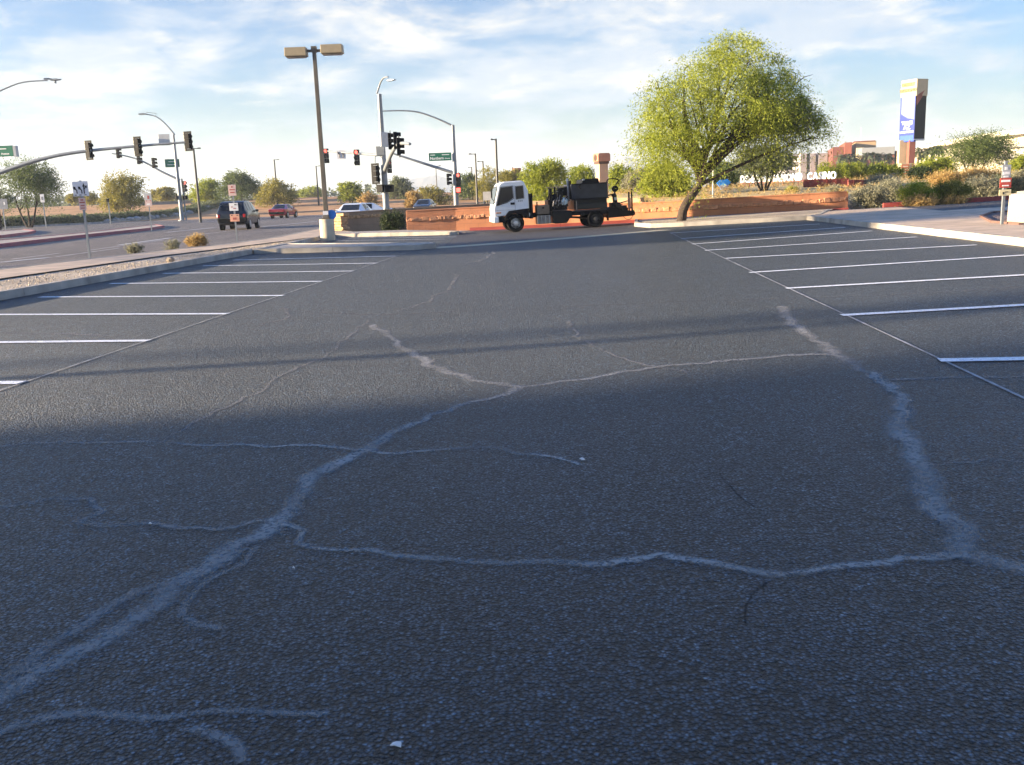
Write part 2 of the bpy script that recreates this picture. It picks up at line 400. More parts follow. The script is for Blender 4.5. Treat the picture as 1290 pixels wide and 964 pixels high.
def limbs(trunk, r0, r1, targets, seed=1, start=.55, twig=True):
    rg = random.Random(seed); mb = MB(); T = smooth_line(trunk, .25)
    n = len(T); mb.tube(T, [r0+(r1-r0)*i/(n-1) for i in range(n)], 9)
    for tg in targets:
        i = int((start+(1-start)*rg.random())*(n-1)); a = T[i]; tg = Vector(tg)
        mid = a.lerp(tg, .5)+Vector((rg.uniform(-.2, .2), rg.uniform(-.2, .2), rg.uniform(0, .35)))*(tg-a).length*.4
        L = smooth_line([a, mid, tg], .3); k = len(L); rb = (r0+(r1-r0)*i/(n-1))*.62
        mb.tube(L, [rb*(1-.85*j/(k-1)) for j in range(k)], 6)
        if twig:
            for _ in range(5):
                j = rg.randrange(k//2, k); e = L[j]+Vector((rg.uniform(-1, 1), rg.uniform(-1, 1), rg.uniform(-.2, .7)))*min(.7, (tg-a).length*.2)
                mb.tube([L[j], L[j].lerp(e, .5)+Vector((0, 0, .08)), e], [rb*.3, rb*.2, rb*.06], 5)
    return mb

# ------------------------------------------------------------------ palette
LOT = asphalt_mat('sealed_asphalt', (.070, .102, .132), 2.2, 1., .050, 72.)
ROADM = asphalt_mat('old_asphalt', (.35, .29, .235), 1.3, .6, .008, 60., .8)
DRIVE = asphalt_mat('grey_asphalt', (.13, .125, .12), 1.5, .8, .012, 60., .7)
CONC = mat('concrete', (.42, .36, .29), .85, .14, 3, .4, 60)
KERBM = mat('kerb_concrete', (.40, .36, .30), .85, .32, 1.8, .5, 50)
WALK = mat('walk_concrete', (.54, .41, .29), .88, .2, 1.5, .4, 50)
REDP = mat('red_kerb_paint', (.30, .055, .045), .6, .2, 3, .3, 30)
REDK = mat('faded_red_paint', (.33, .10, .11), .7, .22, 2, .3, 30)
PAINT = mat('white_line_paint', (.84, .84, .82), .6, .14, 22, .5, 70)
def worn_paint(name, col, under):
    m = mat(name, col, .6, .1, 22, .4, 70); nt = m.node_tree; L = nt.links.new; b = nt.nodes['Principled BSDF']
    src = b.inputs['Base Color'].links[0].from_socket; tc = nd(nt, 'ShaderNodeTexCoord')
    n = nd(nt, 'ShaderNodeTexNoise'); n.inputs['Scale'].default_value = 26; n.inputs['Detail'].default_value = 8; n.inputs['Roughness'].default_value = .7; L(tc.outputs['Object'], n.inputs['Vector'])
    r = nd(nt, 'ShaderNodeMapRange'); r.inputs['From Min'].default_value = .55; r.inputs['From Max'].default_value = .66; L(n.outputs['Fac'], r.inputs['Value'])
    x = nd(nt, 'ShaderNodeMix', data_type='RGBA'); L(r.outputs[0], x.inputs['Factor']); L(src, x.inputs['A']); x.inputs['B'].default_value = under+(1,); L(x.outputs['Result'], b.inputs['Base Color'])
    return m
PAINT = worn_paint('worn_stall_paint', (.86, .86, .84), (.10, .12, .15))
THIN = mat('chalk_line', (.34, .34, .33), .8, .3, 8, .5, 70)
GRAV = gravel_mat('tan_gravel', [(.30, .235, .165), (.48, .39, .28), (.60, .51, .40), (.42, .34, .25)])
PINKG = gravel_mat('dark_gravel', [(.12, .08, .07), (.22, .16, .14), (.28, .22, .19)], 22)
SAND = mat('desert_soil', (.38, .27, .165), .95, .22, .25, .6, 3, detail=9)
DIRT = mat('orange_soil', (.46, .24, .10), .95, .25, .3, .6, 4, detail=9)
DRYG = mat('dry_grass_soil', (.62, .43, .17), .95, .28, .8, .8, 6, detail=9)
GALV = mat('galvanised_steel', (.24, .26, .27), .5, .12, 3, metal=.3)
DARKP = mat('dark_pole_paint', (.035, .033, .032), .5, .15, 3)
BRONZE = mat('bronze_pole_paint', (.115, .10, .075), .45, .15, 3)
TANLAMP = mat('tan_lamp_housing', (.33, .27, .17), .5, .08, 4)
BLACK = mat('black_plastic', (.004, .004, .0045), .6, .2, 6, spec=.12)
REFL = mat('pale_border_tape', (.6, .58, .45), .5, .1, 8)
WHITEP = mat('white_paint', (.78, .79, .78), .28, .03, 3, coat=.4)
SIGNW = mat('white_sign_face', (.70, .70, .70), .5, .06, 5)
SIGNP = mat('faded_pink_sign_face', (.62, .45, .40), .5, .1, 6)
SIGNO = mat('faded_orange_sign_face', (.70, .36, .24), .5, .1, 6)
SIGNB = mat('bare_sign_back', (.45, .46, .46), .45, .08, 5, metal=.4)
GREEN = mat('green_sign_face', (.012, .14, .085), .45, .08, 5)
REDS = mat('red_sign_face', (.45, .07, .05), .5, .1, 5)
BLUE = mat('blue_sign_face', (.03, .22, .62), .4, .1, 4)
INK = mat('black_sign_ink', (.02, .02, .022), .5, .1, 5)
REDINK = mat('red_sign_ink', (.40, .10, .08), .5, .1, 5)
WINK = mat('white_sign_ink', (.8, .82, .8), .5, .05, 5)
REDLAMP = mat('lit_red_lens', (1., .10, .07), .3, .02, 5, emit=.9)
LENS = mat('dark_lens', (.03, .03, .03), .2, .1, 5)
GLASS = mat('dark_glass', (.008, .011, .014), .08, .2, 2, spec=.35)
TYRE = mat('tyre_rubber', (.010, .0095, .009), .85, .2, 12, .3, 60, spec=.15)
RIM = mat('steel_rim', (.55, .55, .54), .35, .1, 8, metal=.6)
DRIM = mat('dusty_dark_rim', (.07, .065, .06), .6, .2, 8)
BARK = mat('dark_bark', (.055, .038, .028), .9, .3, 9, .9, 25)
PBARK = mat('pale_bark', (.20, .17, .11), .9, .25, 9, .8, 25)
ROCK = mat('field_stone', (.27, .22, .17), .9, .25, 3, .8, 12)
PALER = mat('pale_stone', (.36, .34, .31), .9, .2, 3, .8, 12)
REDWALL = block_mat('red_block', (.55, .24, .125), (.53, .23, .115), (.40, .19, .11), 1., .6, .28)
TANWALL = block_mat('tan_block', (.36, .25, .16), (.33, .22, .14), (.26, .19, .13), 1., .6, .3)
GREYWALL = block_mat('grey_block', (.30, .27, .24), (.25, .225, .20), (.36, .33, .30), 1., 1.2, .45)
SPLIT = mat('split_red_stone', (.54, .26, .135), .95, .22, 7, 1., 12)
SPLITT = mat('split_tan_stone', (.46, .28, .14), .95, .4, 7, 1., 12)
LV = {
 'gold': leaf_mat('olive_gold_leaf', (.17, .21, .025), (.31, .355, .045), (.47, .50, .08), .5),
 'lime': leaf_mat('lime_leaf', (.15, .19, .02), (.28, .33, .035), (.42, .44, .06), .5),
 'yellow': leaf_mat('yellow_green_leaf', (.15, .14, .03), (.27, .25, .05), (.38, .33, .07), .4),
 'green': leaf_mat('mid_green_leaf', (.05, .08, .025), (.11, .15, .04), (.18, .22, .06), .35),
 'sage': leaf_mat('sage_leaf', (.15, .15, .09), (.28, .27, .17), (.42, .40, .27), .3),
 'grey': leaf_mat('grey_green_leaf', (.08, .10, .05), (.155, .18, .085), (.25, .27, .13), .35),
 'straw': leaf_mat('straw_leaf', (.28, .18, .06), (.46, .31, .11), (.58, .43, .18), .35),
 'dark': leaf_mat('dark_green_leaf', (.02, .035, .015), (.04, .06, .02), (.07, .095, .03), .25),
}

# ================================================================== THE SETTING
def ss(a, b, x):
    t = max(0., min(1., (x-a)/(b-a))); return t*t*(3-2*t)
def wall_y(x): return 43.12-.153*(min(max(x, -4.6), 14.7)+4.6)
def T(x, y):
    """natural ground: flat street level, a bank behind the red wall, a low rise far off"""
    z = G(x)-.05
    d = y-wall_y(x)
    k = ss(3, 7.5, x)
    off = .15 if x < 14.9 else .15+min(6, (x-14.9)*1.2)
    z += k*(.62*ss(off, off+.9, d)+.5*ss(off+.5, off+24, d)-.7*ss(76, 125, y))
    z += 2.6*ss(118, 190, y)*(1-k)
    if y > 60 and x > 4: z += .25*math.sin(x*.21)*math.sin(y*.13)*k*ss(60, 80, y)
    return z
xs = [-4000, -2000, -1000, -500, -350]+list(np.arange(-260, -20, 8))+list(np.arange(-20, 34, .75))+list(np.arange(34, 110, 4))+[120, 150, 200, 300, 500, 1000, 2000, 4000]
ys = [-4000, -1500, -500, -150, -60, -25, -10, 0, 10, 20, 28]+list(np.arange(32, 76, .75))+list(np.arange(76, 210, 4))+[220, 250, 300, 400, 600, 1000, 2000, 4000]
mb = MB(); ny = len(ys)
mb.v = [(x, y, T(x, y)) for x in xs for y in ys]
mb.f = [(i*ny+j, (i+1)*ny+j, (i+1)*ny+j+1, i*ny+j+1) for i in range(len(xs)-1) for j in range(ny-1)]
structure('ground', mb.build('ground', SAND, smooth=True))

def patch(name, x0, x1, y0, y1, m, dz, st=1.5, edge=None):
    X = np.arange(x0, x1+.01, st); Y = np.arange(y0, y1+.01, st); mb = MB(); n = len(Y)
    mb.v = [(x, y, T(x, y)+(dz if edge is None or edge(x, y) else -.3)) for x in X for y in Y]
    mb.f = [(i*n+j, (i+1)*n+j, (i+1)*n+j+1, i*n+j+1) for i in range(len(X)-1) for j in range(n-1)]
    structure(name, mb.build(name, m, smooth=True))
patch('dry_bank', 4, 70, 40, 100, DRYG, .03, 1., lambda x, y: y > wall_y(x)+1.2 and (x < 15.5 or y > 40+(x-15)*.12))
patch('dirt_rise', -230, 3, 118, 300, DIRT, .05, 4.)
def KL(y): return -10.2+.0815*y          # face of the left kerb
def KR(y): return 8.15+.075*y            # face of the right kerb
lot = [(KL(-14), -14), (KL(28.9), 28.9), (-7.45, 33), (-7.55, 40.3), (-2.0, 38.2), (-2.0, 28.55), (5.4, 32.25), (5.5, 35), (10.7, 33.6), (KR(-14), -14)]
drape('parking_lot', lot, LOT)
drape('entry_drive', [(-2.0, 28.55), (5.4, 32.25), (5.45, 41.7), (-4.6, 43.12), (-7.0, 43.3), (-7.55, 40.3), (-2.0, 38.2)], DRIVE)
# concrete gutter between the sealed lot and the entry drive
mb = MB(); add_quadstrip(mb, (-2.3, 28.45), (5.5, 32.3), .85, .006); structure('g', mb.build('gutter', mat('gutter_concrete', (.50, .42, .27), .85, .14, 2, .4, 50)))

# left: kerb, gravel strip, walk, road
kl = [(KL(y)-.08, y) for y in (-14, 0, 14, 28.95)]
kerb('kerb', kl, KERBM)
wl = [at(*p, .14) for p in ((0, 351), (209, 321.5), (290, 312), (405, 297.5))]
wu = [at(*p, .14) for p in ((0, 340), (105, 327.3), (209, 316), (290, 307.5), (350, 299), (405, 288))]
dl = (wl[0]-wl[1]).normalized(); du = (wu[0]-wu[1]).normalized()
wl.insert(0, wl[0]+dl*45); wu.insert(0, wu[0]+du*42)
wl.append(Vector((-9.35, 50, 0))); wu.append(Vector((-10.2, 52.5, 0)))
strip = [(KL(y)-.14, y) for y in (-14, 14, 28.9)]+[(-7.75, 28.9), (-7.65, 33), (-7.72, 40.4), (-7.0, 43.4), (-8.2, 46.5), (-9.2, 50)]
drape('gravel_strip', [(p[0], p[1]) for p in wl[::-1]]+strip, GRAV, .11)
drape('sidewalk', [(p.x, p.y) for p in wl]+[(p.x, p.y) for p in wu[::-1]], WALK, .142)
kerb('road_kerb', [(p.x-.1, p.y) for p in wu], KERBM)
hedge_line = [at(*p) for p in ((0, 288), (33, 286), (126, 281), (232, 275), (276, 271.5))]
road = [(p.x-.1, p.y) for p in wu]+[(-8, 54.5), (4, 55), (4, 112), (-30, 150)]+[(p.x, p.y) for p in hedge_line[::-1]]+[(-75, 80), (-70, 0), (-62, -35)]
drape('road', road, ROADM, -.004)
kerb('far_kerb', [(p.x, p.y) for p in hedge_line], KERBM)

# island at the end of the left stalls, and the second bay behind it
isl = [(-7.75, 28.95), (-2.75, 27.85), (-2.2, 28.25), (-2.75, 29.6), (-5.6, 31.0), (-7.6, 32.3)]
kerb('island_kerb', isl, KERBM, closed=True)
drape('island_gravel', isl, CONC, .13)
kerb('bay_kerb', [(-7.6, 32.6), (-7.65, 36.5), (-7.62, 40.4), (-2.0, 38.25)], KERBM)
drape('bay_verge', [(-7.6, 40.5), (-2.1, 38.35), (-1.5, 38.6), (-4.7, 43.1), (-7.2, 43.3)], CONC, .12)

# right: tree island, kerb, walk and driveway
tis = [(5.4, 34.9), (6.5, 34.35), (10.75, 33.45), (11.4, 34.3), (14.0, 40.15), (5.9, 41.4), (5.1, 37)]
kerb('tree_island_kerb', tis[:4]+[(13.2, 38.6)], KERBM)
kerb('tree_island_end_kerb', [(5.4, 34.9), (5.1, 37), (5.7, 41.2)], KERBM)
drape('tree_island', tis, GRAV, .12)
kerb('lot_kerb', [(KR(y)+.08, y) for y in (33.4, 22, 8, -14)], KERBM)
drape('lot_walk', [(KR(y)+.14, y) for y in (-14, 10, 33.3)]+[(11.5, 34.2), (12.6, 36.8), (15.2, 36.6), (14.4, 31.2), (13.4, 26), (12.6, 22), (12.2, 10), (11.0, -14)], WALK, .143)
mb = MB()
for i in range(26):
    y_ = 8+i*1.0
    if i % 2 == 0: add_quadstrip(mb, (KR(y_)+.2, y_), (KR(y_)+3.1, y_+.02), .022, .146)
structure('s', mb.build('walk_joints', mat('dark_joint', (.10, .08, .06), .9)))
drape('driveway', [(12.7, 36.9), (13.2, 38.5), (16.5, 38.0), (60, 35.6), (60, 30.5), (22, 31), (14.5, 31.3), (15.2, 36.6)], DRIVE, .10)
drape('right_walk', [(14.4, 31.1), (22, 30.8), (60, 30.3), (60, -14), (11.1, -14), (12.3, 10), (12.7, 22), (13.5, 26)], WALK, .139)
gb = [at(*p, .15) for p in ((1236, 273), (1250, 280), (1285, 283), (1330, 283), (1330, 265), (1290, 266), (1250, 268))]
drape('gravel_bed', [(p.x, p.y) for p in gb], PINKG, .147)
kerb('bed_edging', [(p.x, p.y) for p in (gb[2], gb[1], gb[0], gb[6], gb[5], gb[4])], mat('brown_edging', (.16, .09, .07), .8), w=.09, h=.19)
# red painted kerb at the foot of the red wall and along the planting by the driveway
kerb('red_kerb', [(-1.6, 42.25), (14.4, 39.75)], REDP, w=.2, h=.13, gap=4)
kerb('driveway_red_kerb', [(15.6, 38.9), (24, 38.0), (50, 36.6)], REDP, w=.2, h=.26, gap=4)
# road medians with faded red kerbs
md = [(-40, 18), (-31.0, 30)]+[(p.x, p.y) for p in (at(0, 312), at(100, 300), at(190, 290), at(206, 287), at(196, 285.5), at(110, 296), at(0, 306.5))]+[(-38, 30)]
md[0] = (-27.5, 2); md[1] = (-24.2, 26); md[-1] = (-27.5, 26); md.append((-31, 2))
kerb('median_kerb', md, REDK, w=.2, h=.17, closed=True, gap=5)
drape('median', md, CONC, .15)
m2 = [(p.x, p.y) for p in (at(0, 300), at(38, 295), at(44, 293), at(30, 291.5), at(0, 294))]
m2 = [(-55, 55)]+m2+[(-66, 60)]
kerb('far_median_kerb', m2, REDK, w=.2, h=.17, closed=True, gap=5)
drape('far_median', m2, CONC, .15)

# painted stall lines
mb = MB()
YR = [(1183, 455), (1060, 398), (990, 364), (944, 344), (915, 326), (888, 316), (872, 308), (858, 301), (845, 294)]
YE = [(1290, 453), (1290, 385), (1290, 347), (1290, 322), (1250, 308), (1170, 298), (1110, 290.5), (1078, 286), (1050, 281.5)]
for a, b in zip(YR, YE):
    A, B = at(*a), at(*b); d = (B-A).normalized()
    t = (KR(A.y)-.45-A.x)/(d.x-.075*d.y); add_quadstrip(mb, A, A+d*t, .14, .009)
YL = [(27, 483), (187, 430), (287, 396), (357, 373), (405, 355), (445, 342), (475, 332), (498, 323)]
ZL = [(-150, 484), (0, 432), (0, 397), (22, 375), (118, 358), (200, 345), (245, 335.5), (295, 328)]
for a, b in zip(YL, ZL):
    A, B = at(*a), at(*b); d = (B-A).normalized()
    t = (KL(A.y)+.5-A.x)/(d.x-.0815*d.y); add_quadstrip(mb, A, A+d*t, .14, .009)
for a, b in (((425, 303.5), (560, 301.5)), ((395, 308), (545, 306)), ((438, 300.3), (575, 298.8))):
    add_quadstrip(mb, at(*a), at(*b), .1, .009)
# nearer stalls on both sides, out of the picture
for k in (1, 2): add_quadstrip(mb, (3.2-.2*k, 7.15-2.7*k), (8.2, 7.0-2.7*k), .1, .009); add_quadstrip(mb, (-4.4-.2*k, 8.1-2.5*k), (-9.7, 9.3-2.5*k), .1, .009)
structure('s', mb.build('stall_lines', PAINT))
mb = MB()
for (a, b, w) in (((3.05, 3), (5.25, 30.2), .026), ((-4.75, 3), (-2.85, 26.3), .022)):
    a, b = Vector(a), Vector(b)
    for i in range(40): add_quadstrip(mb, a+(b-a)*i/40, a+(b-a)*(i+1)/40, w*(.7+.6*random.random()), .006)
structure('s', mb.build('chalk_lines', THIN))
# lane markings on the street
mb = MB()
def rl(a, b, w): add_quadstrip(mb, at(*a), at(*b), w, .01)
rl((0, 331), (60, 325), .35); rl((15, 327), (75, 319.5), .12); rl((110, 316), (205, 303), .12); rl((70, 324), (150, 313), .12)
rl((225, 299), (300, 290), .12); rl((210, 293), (270, 287), .35); rl((150, 309), (215, 300), .3); rl((0, 290), (60, 284.5), .12); rl((90, 284), (150, 279.5), .12)
rl((330, 286), (400, 279), .3); rl((240, 281), (330, 275.5), .3)
structure('s', mb.build('lane_markings', mat('worn_road_paint', (.55, .53, .50), .7, .25, 3)))

# sealed cracks
SEAL = ribbon_mat('crack_sealant', (.38, .365, .33), .78)
SEAL2 = ribbon_mat('faint_crack_sealant', (.29, .275, .25), .75)
HAIR = ribbon_mat('open_crack', (.008, .008, .009), 1.)
def crack(name, px, w, m, seed=0, dz=.004, wob=.034):
    rg = random.Random(seed); P = [at(*p) for p in px]; P = [Vector((p.x, p.y, 0)) for p in P]
    P = smooth_line(P, .07)
    if not hasattr(w, '__len__'): w = (w, w)
    bm = bmesh.new(); uv = bm.loops.layers.uv.new('UVMap'); rows = []; L = 0; o1 = o2 = 0.; ww = 1.
    for i, p in enumerate(P):
        t = (P[min(i+1, len(P)-1)]-P[max(i-1, 0)]).normalized(); q = Vector((-t.y, t.x, 0))
        o1 = o1*.85+rg.gauss(0, wob*.6); ww = ww*.82+.18*rg.uniform(.2, 1.8)
        wd = (w[0]+(w[1]-w[0])*i/len(P))*ww*.88
        c = p+q*o1
        rows.append([(bm.verts.new((c+q*wd*k).xy.to_3d()), L, .5+k/1.0) for k in (-.5, -.25, 0, .25, .5)])
        if i: L += (p-P[i-1]).length
    for r in rows:
        for v, _, _ in r: v.co.z = G(v.co.x)+dz
    for a, b in zip(rows[:-1], rows[1:]):
        for k in range(4):
            f = bm.faces.new((a[k][0], b[k][0], b[k+1][0], a[k+1][0]))
            for lp, s in zip(f.loops, (a[k], b[k], b[k+1], a[k+1])): lp[uv].uv = (s[1], s[2])
    bmesh.ops.recalc_face_normals(bm, faces=bm.faces)
    if sum(f.normal.z for f in bm.faces) < 0: bmesh.ops.reverse_faces(bm, faces=bm.faces)
    me = bpy.data.meshes.new(name); bm.to_mesh(me); bm.free()
    structure(name, put(name, me, m))
crack('sealed_crack', [(465, 410), (500, 435), (545, 460), (600, 479), (648, 490), (560, 515), (490, 550), (400, 600), (340, 655), (270, 710), (180, 770), (80, 835), (-30, 895)], (.2, .2), SEAL, 1)
crack('sealed_crack', [(300, 690), (240, 730), (150, 760), (90, 800), (0, 860)], (.1, .16), SEAL2, 2)
crack('sealed_crack', [(648, 490), (720, 480), (800, 465), (870, 458), (960, 450), (1060, 447)], .13, SEAL, 3)
crack('sealed_crack', [(982, 386), (1000, 410), (1050, 445), (1105, 485), (1138, 540), (1170, 600), (1200, 655), (1225, 700), (1340, 742)], (.24, .22), SEAL, 4)
crack('sealed_crack', [(1225, 703), (1150, 714), (1050, 722), (970, 727), (900, 715), (830, 702), (740, 702), (620, 702), (500, 700), (420, 693), (385, 668), (335, 657)], .11, SEAL, 5, .0055)
crack('sealed_crack', [(340, 656), (270, 668), (190, 662), (105, 660), (138, 648), (128, 630), (80, 628), (0, 640), (-30, 645)], .09, SEAL2, 6, .0055)
crack('sealed_crack', [(-20, 564), (110, 556), (240, 560), (380, 563), (490, 566), (600, 565), (680, 575), (735, 586)], .09, SEAL, 7, .0055)
crack('sealed_crack', [(-20, 940), (60, 918), (180, 910), (290, 912), (410, 910)], (.10, .06), SEAL2, 8)
crack('sealed_crack', [(250, 915), (280, 935), (310, 960)], .08, SEAL2, 9, .0055)
crack('sealed_crack', [(330, 690), (310, 712), (262, 745), (240, 775), (285, 790)], .07, SEAL2, 10, .0055)
crack('sealed_crack', [(578, 345), (550, 372), (512, 390)], .14, SEAL2, 11)
crack('sealed_crack', [(622, 317), (605, 328), (585, 332)], .16, SEAL, 12)
crack('sealed_crack', [(210, 556), (300, 505), (420, 440), (470, 402)], .06, SEAL2, 13)
crack('sealed_crack', [(1105, 481), (1200, 478), (1320, 476)], .09, SEAL2, 14)
crack('sealed_crack', [(1165, 586), (1230, 583), (1320, 580)], .05, SEAL2, 15)
crack('sealed_crack', [(370, 392), (465, 397), (600, 392), (760, 384), (940, 378), (1130, 372), (1300, 361)], .08, SEAL2, 16)
crack('sealed_crack', [(720, 405), (735, 425), (790, 452), (870, 470)], .08, SEAL2, 17)
crack('sealed_crack', [(0, 420), (60, 421), (150, 424)], .18, SEAL2, 18)
crack('sealed_crack', [(330, 410), (365, 400), (358, 388)], .1, SEAL2, 21)
crack('open_crack', [(970, 735), (958, 752), (944, 764), (938, 790)], .024, HAIR, 19, .0065, .012)
crack('open_crack', [(905, 598), (925, 622), (950, 642)], .018, HAIR, 20, .0065, .012)

# loose stones on the gravel strip: too many to count
rg = random.Random(3); mb = MB()
for i in range(2600):
    y = rg.uniform(14, 41); x0 = KL(min(y, 30))-.25
    t = (y-wl[1].y)/(wl[3].y-wl[1].y); x1 = wl[1].x+(wl[3].x-wl[1].x)*t+.1
    if x1 > x0: continue
    x = rg.uniform(x1, x0); r = rg.uniform(.012, .035)
    vs = [(x+r*rg.uniform(.7, 1.3)*math.cos(a), y+r*rg.uniform(.7, 1.3)*math.sin(a), .075) for a in (0, 1.57, 3.14, 4.71)]
    vs.append((x+rg.uniform(-.3, .3)*r, y+rg.uniform(-.3, .3)*r, .085+r*rg.uniform(.5, 1.1)))
    mb.add(vs, [(0, 1, 4), (1, 2, 4), (2, 3, 4), (3, 0, 4)])
o = mb.build('loose_gravel', GRAV); tag(o, 'loose tan gravel scattered between the left kerb and the walk', 'gravel', kind='stuff')

# ------------------------------------------------------------------ mountains
def ridge(name, pts, Y, depth, seed):
    """pts: silhouette px; a real ridge with both flanks"""
    rg = random.Random(seed); P = smooth_line([Vector((p[0], p[1], 0)) for p in pts], 5)
    crest = [atY(p.x, p.y+rg.uniform(-.5, .5), Y) for p in P]; n = 7; mb = MB(); vs = []
    for c in crest:
        h = c.z
        for j in range(-n, n+1):
            t = abs(j)/n; jit = (rg.random()-.5)*.16*h*(t > 0)*(t < 1)
            vs.append((c.x+rg.uniform(-6, 6)*(j != 0), Y+j/n*depth, max(-2, h*(1-t)**1.1+jit)-(3 if t == 1 else 0)))
    k = 2*n+1
    fs = [(i*k+j, i*k+j+1, (i+1)*k+j+1, (i+1)*k+j) for i in range(len(crest)-1) for j in range(k-1)]
    mb.add(vs, fs); structure(name, mb.build(name, mat('mountain_rock', (.13, .105, .09), .95, .3, .01), smooth=False))
ridge('mountains', [(460, 243), (485, 236), (505, 228), (522, 225), (536, 223), (548, 221), (565, 225), (590, 230), (615, 228), (640, 219), (665, 214), (690, 216), (705, 213), (730, 217), (750, 213), (765, 205), (778, 201), (790, 197), (800, 199), (815, 206), (835, 213), (860, 217), (900, 214), (930, 222), (960, 228)], 3000, 420, 5)
ridge('hills', [(-60, 252), (0, 249), (60, 247), (130, 250), (200, 247), (260, 249), (330, 244), (420, 246), (480, 240), (560, 241), (640, 233), (700, 235)], 3500, 300, 6)
SHADE = [
 (-80, -1.8, 0, 11.5, 6.0, 4.2, 'broadest of the tall trees out of view left, shading the nearest asphalt', 560),
 (-80, 4.75, 0, 11.2, 1.7, 3.4, 'slender tall tree out of view left, shading the asphalt below mid picture', 170),
 (-78, 3.5, 0, 13.7, 1.3, 2.1, 'tall tree out of view left with a high narrow crown', 70),
 (-82, 6.9, 2, 13.9, 1.8, 2.2, 'tall tree out of view left, its shade reaching only the right side', 120),
 (-84, 10.2, 4, 14.4, .8, 1.9, 'thinnest tall tree out of view left, throwing a faint band over the right stalls', 40),
 (-80, 28.5, 0, 13.6, 4.2, 2.6, 'tall high crowned tree out of view left, shading the far stalls', 320),
]

# ================================================================== THINGS
def loc_of(p, root): return Vector(p)-root.location
def gz(x, y): return T(x, y)+.05

# ------------------------------------------------------------------ walls
def wall_run(name, label, cat, pts, thick, m, bandm, band=(.55, .2), cap=None, seed=1):
    """pts: (x, y, z_base, z_top) along the front face; a row of split stone stands proud near the top"""
    rg = random.Random(seed); root = thing(name, label, cat, (pts[0][0], pts[0][1], 0)); o0 = root.location
    mb = MB(); vs = []; fs = []
    for i, p in enumerate(pts):
        a = Vector(pts[max(i-1, 0)][:2]); b = Vector(pts[min(i+1, len(pts)-1)][:2]); d = (b-a).normalized(); q = Vector((-d.y, d.x))
        f = Vector(p[:2]); r = f+q*thick
        vs += [(f.x, f.y, p[2]-.3), (f.x, f.y, p[3]), (r.x, r.y, p[3]), (r.x, r.y, p[2]-.3)]
    for i in range(len(pts)-1):
        a, b = 4*i, 4*i+4; fs += [(a, b, b+1, a+1), (a+1, b+1, b+2, a+2), (a+2, b+2, b+3, a+3)]
    fs += [(0, 1, 2, 3), tuple(4*(len(pts)-1)+k for k in (3, 2, 1, 0))]
    mb.add([Vector(v)-o0 for v in vs], fs); mb.build('wall_face', m, root, bevel=.012)
    mb = MB()
    for i in range(len(pts)-1):
        p, q = pts[i], pts[i+1]; a, b = Vector(p[:2]), Vector(q[:2]); L = (b-a).length; d = (b-a)/L; n = Vector((d.y, -d.x)); s = 0.
        while s < L-.1:
            w = rg.uniform(.14, .40); t = min((s+w/2)/L, 1); zt = p[3]+(q[3]-p[3])*t; zb = p[2]+(q[2]-p[2])*t
            h = rg.uniform(.75, 1.0)*band[1]; z = zt-(zt-zb)*(1-band[0])+rg.uniform(-.02, .02)
            c = a+d*(s+w/2)+n*.012; dp = rg.uniform(.02, .06)
            x0, x1 = -w/2-.01, w/2+.004; base = [(x0, -h/2), (x1, -h/2), (x1, h/2), (x0, h/2)]; vs = []
            for u, v in base: pp = c+d*u; vs.append((pp.x, pp.y, z+v))
            for u, v in base:
                k = rg.uniform(.55, .98); pp = c+d*u*k+n*dp*rg.uniform(.6, 1.3); vs.append((pp.x, pp.y, z+v*k))
            mb.add([Vector(v)-o0 for v in vs], [(0, 1, 5, 4), (1, 2, 6, 5), (2, 3, 7, 6), (3, 0, 4, 7), (4, 5, 6, 7)]); s += w
    mb.build('stone_band', bandm, root)
    mb = MB()
    for i in range(len(pts)-1):
        p, q = pts[i], pts[i+1]; a, b = Vector(p[:2]), Vector(q[:2]); L = (b-a).length; d = (b-a)/L
        c = (a+b)/2+Vector((-d.y, d.x))*thick/2; ang = math.atan2(d.y, d.x)
        mb.box(Vector((c.x, c.y, (p[3]+q[3])/2+.03))-o0, (L-.006, thick+.05, .056), rz=ang, ry=-math.atan2(q[3]-p[3], L))
    mb.build('wall_cap', cap or m, root, bevel=.01)
    return root
def wtop(px, py, x, y): return atY(px, py, y).z
rw = []
for px, pyb, pyt in ((513, 293, 265.5), (575, 290.5, 262.2), (640, 287.8, 258.8), (720, 284, 256.5), (800, 280, 256), (880, 276, 251.5), (960, 271.5, 247), (1020, 268, 243.8), (1068, 265.3, 241)):
    b = at(px, pyb); rw.append((b.x, b.y, b.z, atY(px, pyt, b.y).z-.05))
wall_run('retaining_wall', 'long red block retaining wall behind the truck and tree, split stone band near its top', 'wall', rw, .22, REDWALL, SPLIT, (.62, .2))
tw = [(-8.75, 46.3), (-7.0, 47.4), (-5.2, 48.6), (-3.0, 49.6), (-.8, 50.0), (1.4, 49.7), (3.4, 48.9), (5.2, 47.6), (6.6, 46.2)]
tw = [(x, y, -.03, atY(437, 268, 46.4).z+(atY(650, 254.5, 49).z-atY(437, 268, 46.4).z)*min(1, i/5)-.05) for i, (x, y) in enumerate(tw)]
r = wall_run('curved_wall', 'tan curved block wall left of the truck, in shade, ending in a rough stone pier by the lamp base', 'wall', tw, .3, TANWALL, SPLITT, (.80, .17), seed=4)
mb = MB(); rg = random.Random(8); zt = tw[0][3]+.04
for i in range(7):
    z = i*zt/7; h = zt/7-.01
    mb.box(Vector((atY(429.5, 280, 46.0).x+rg.uniform(-.04, .04), 46.0+rg.uniform(-.03, .03), z+h/2))-r.location, (.42+rg.uniform(-.06, .08), .72+rg.uniform(-.08, .08), h), rz=rg.uniform(.7, 1.0), taper=rg.uniform(.85, 1.))
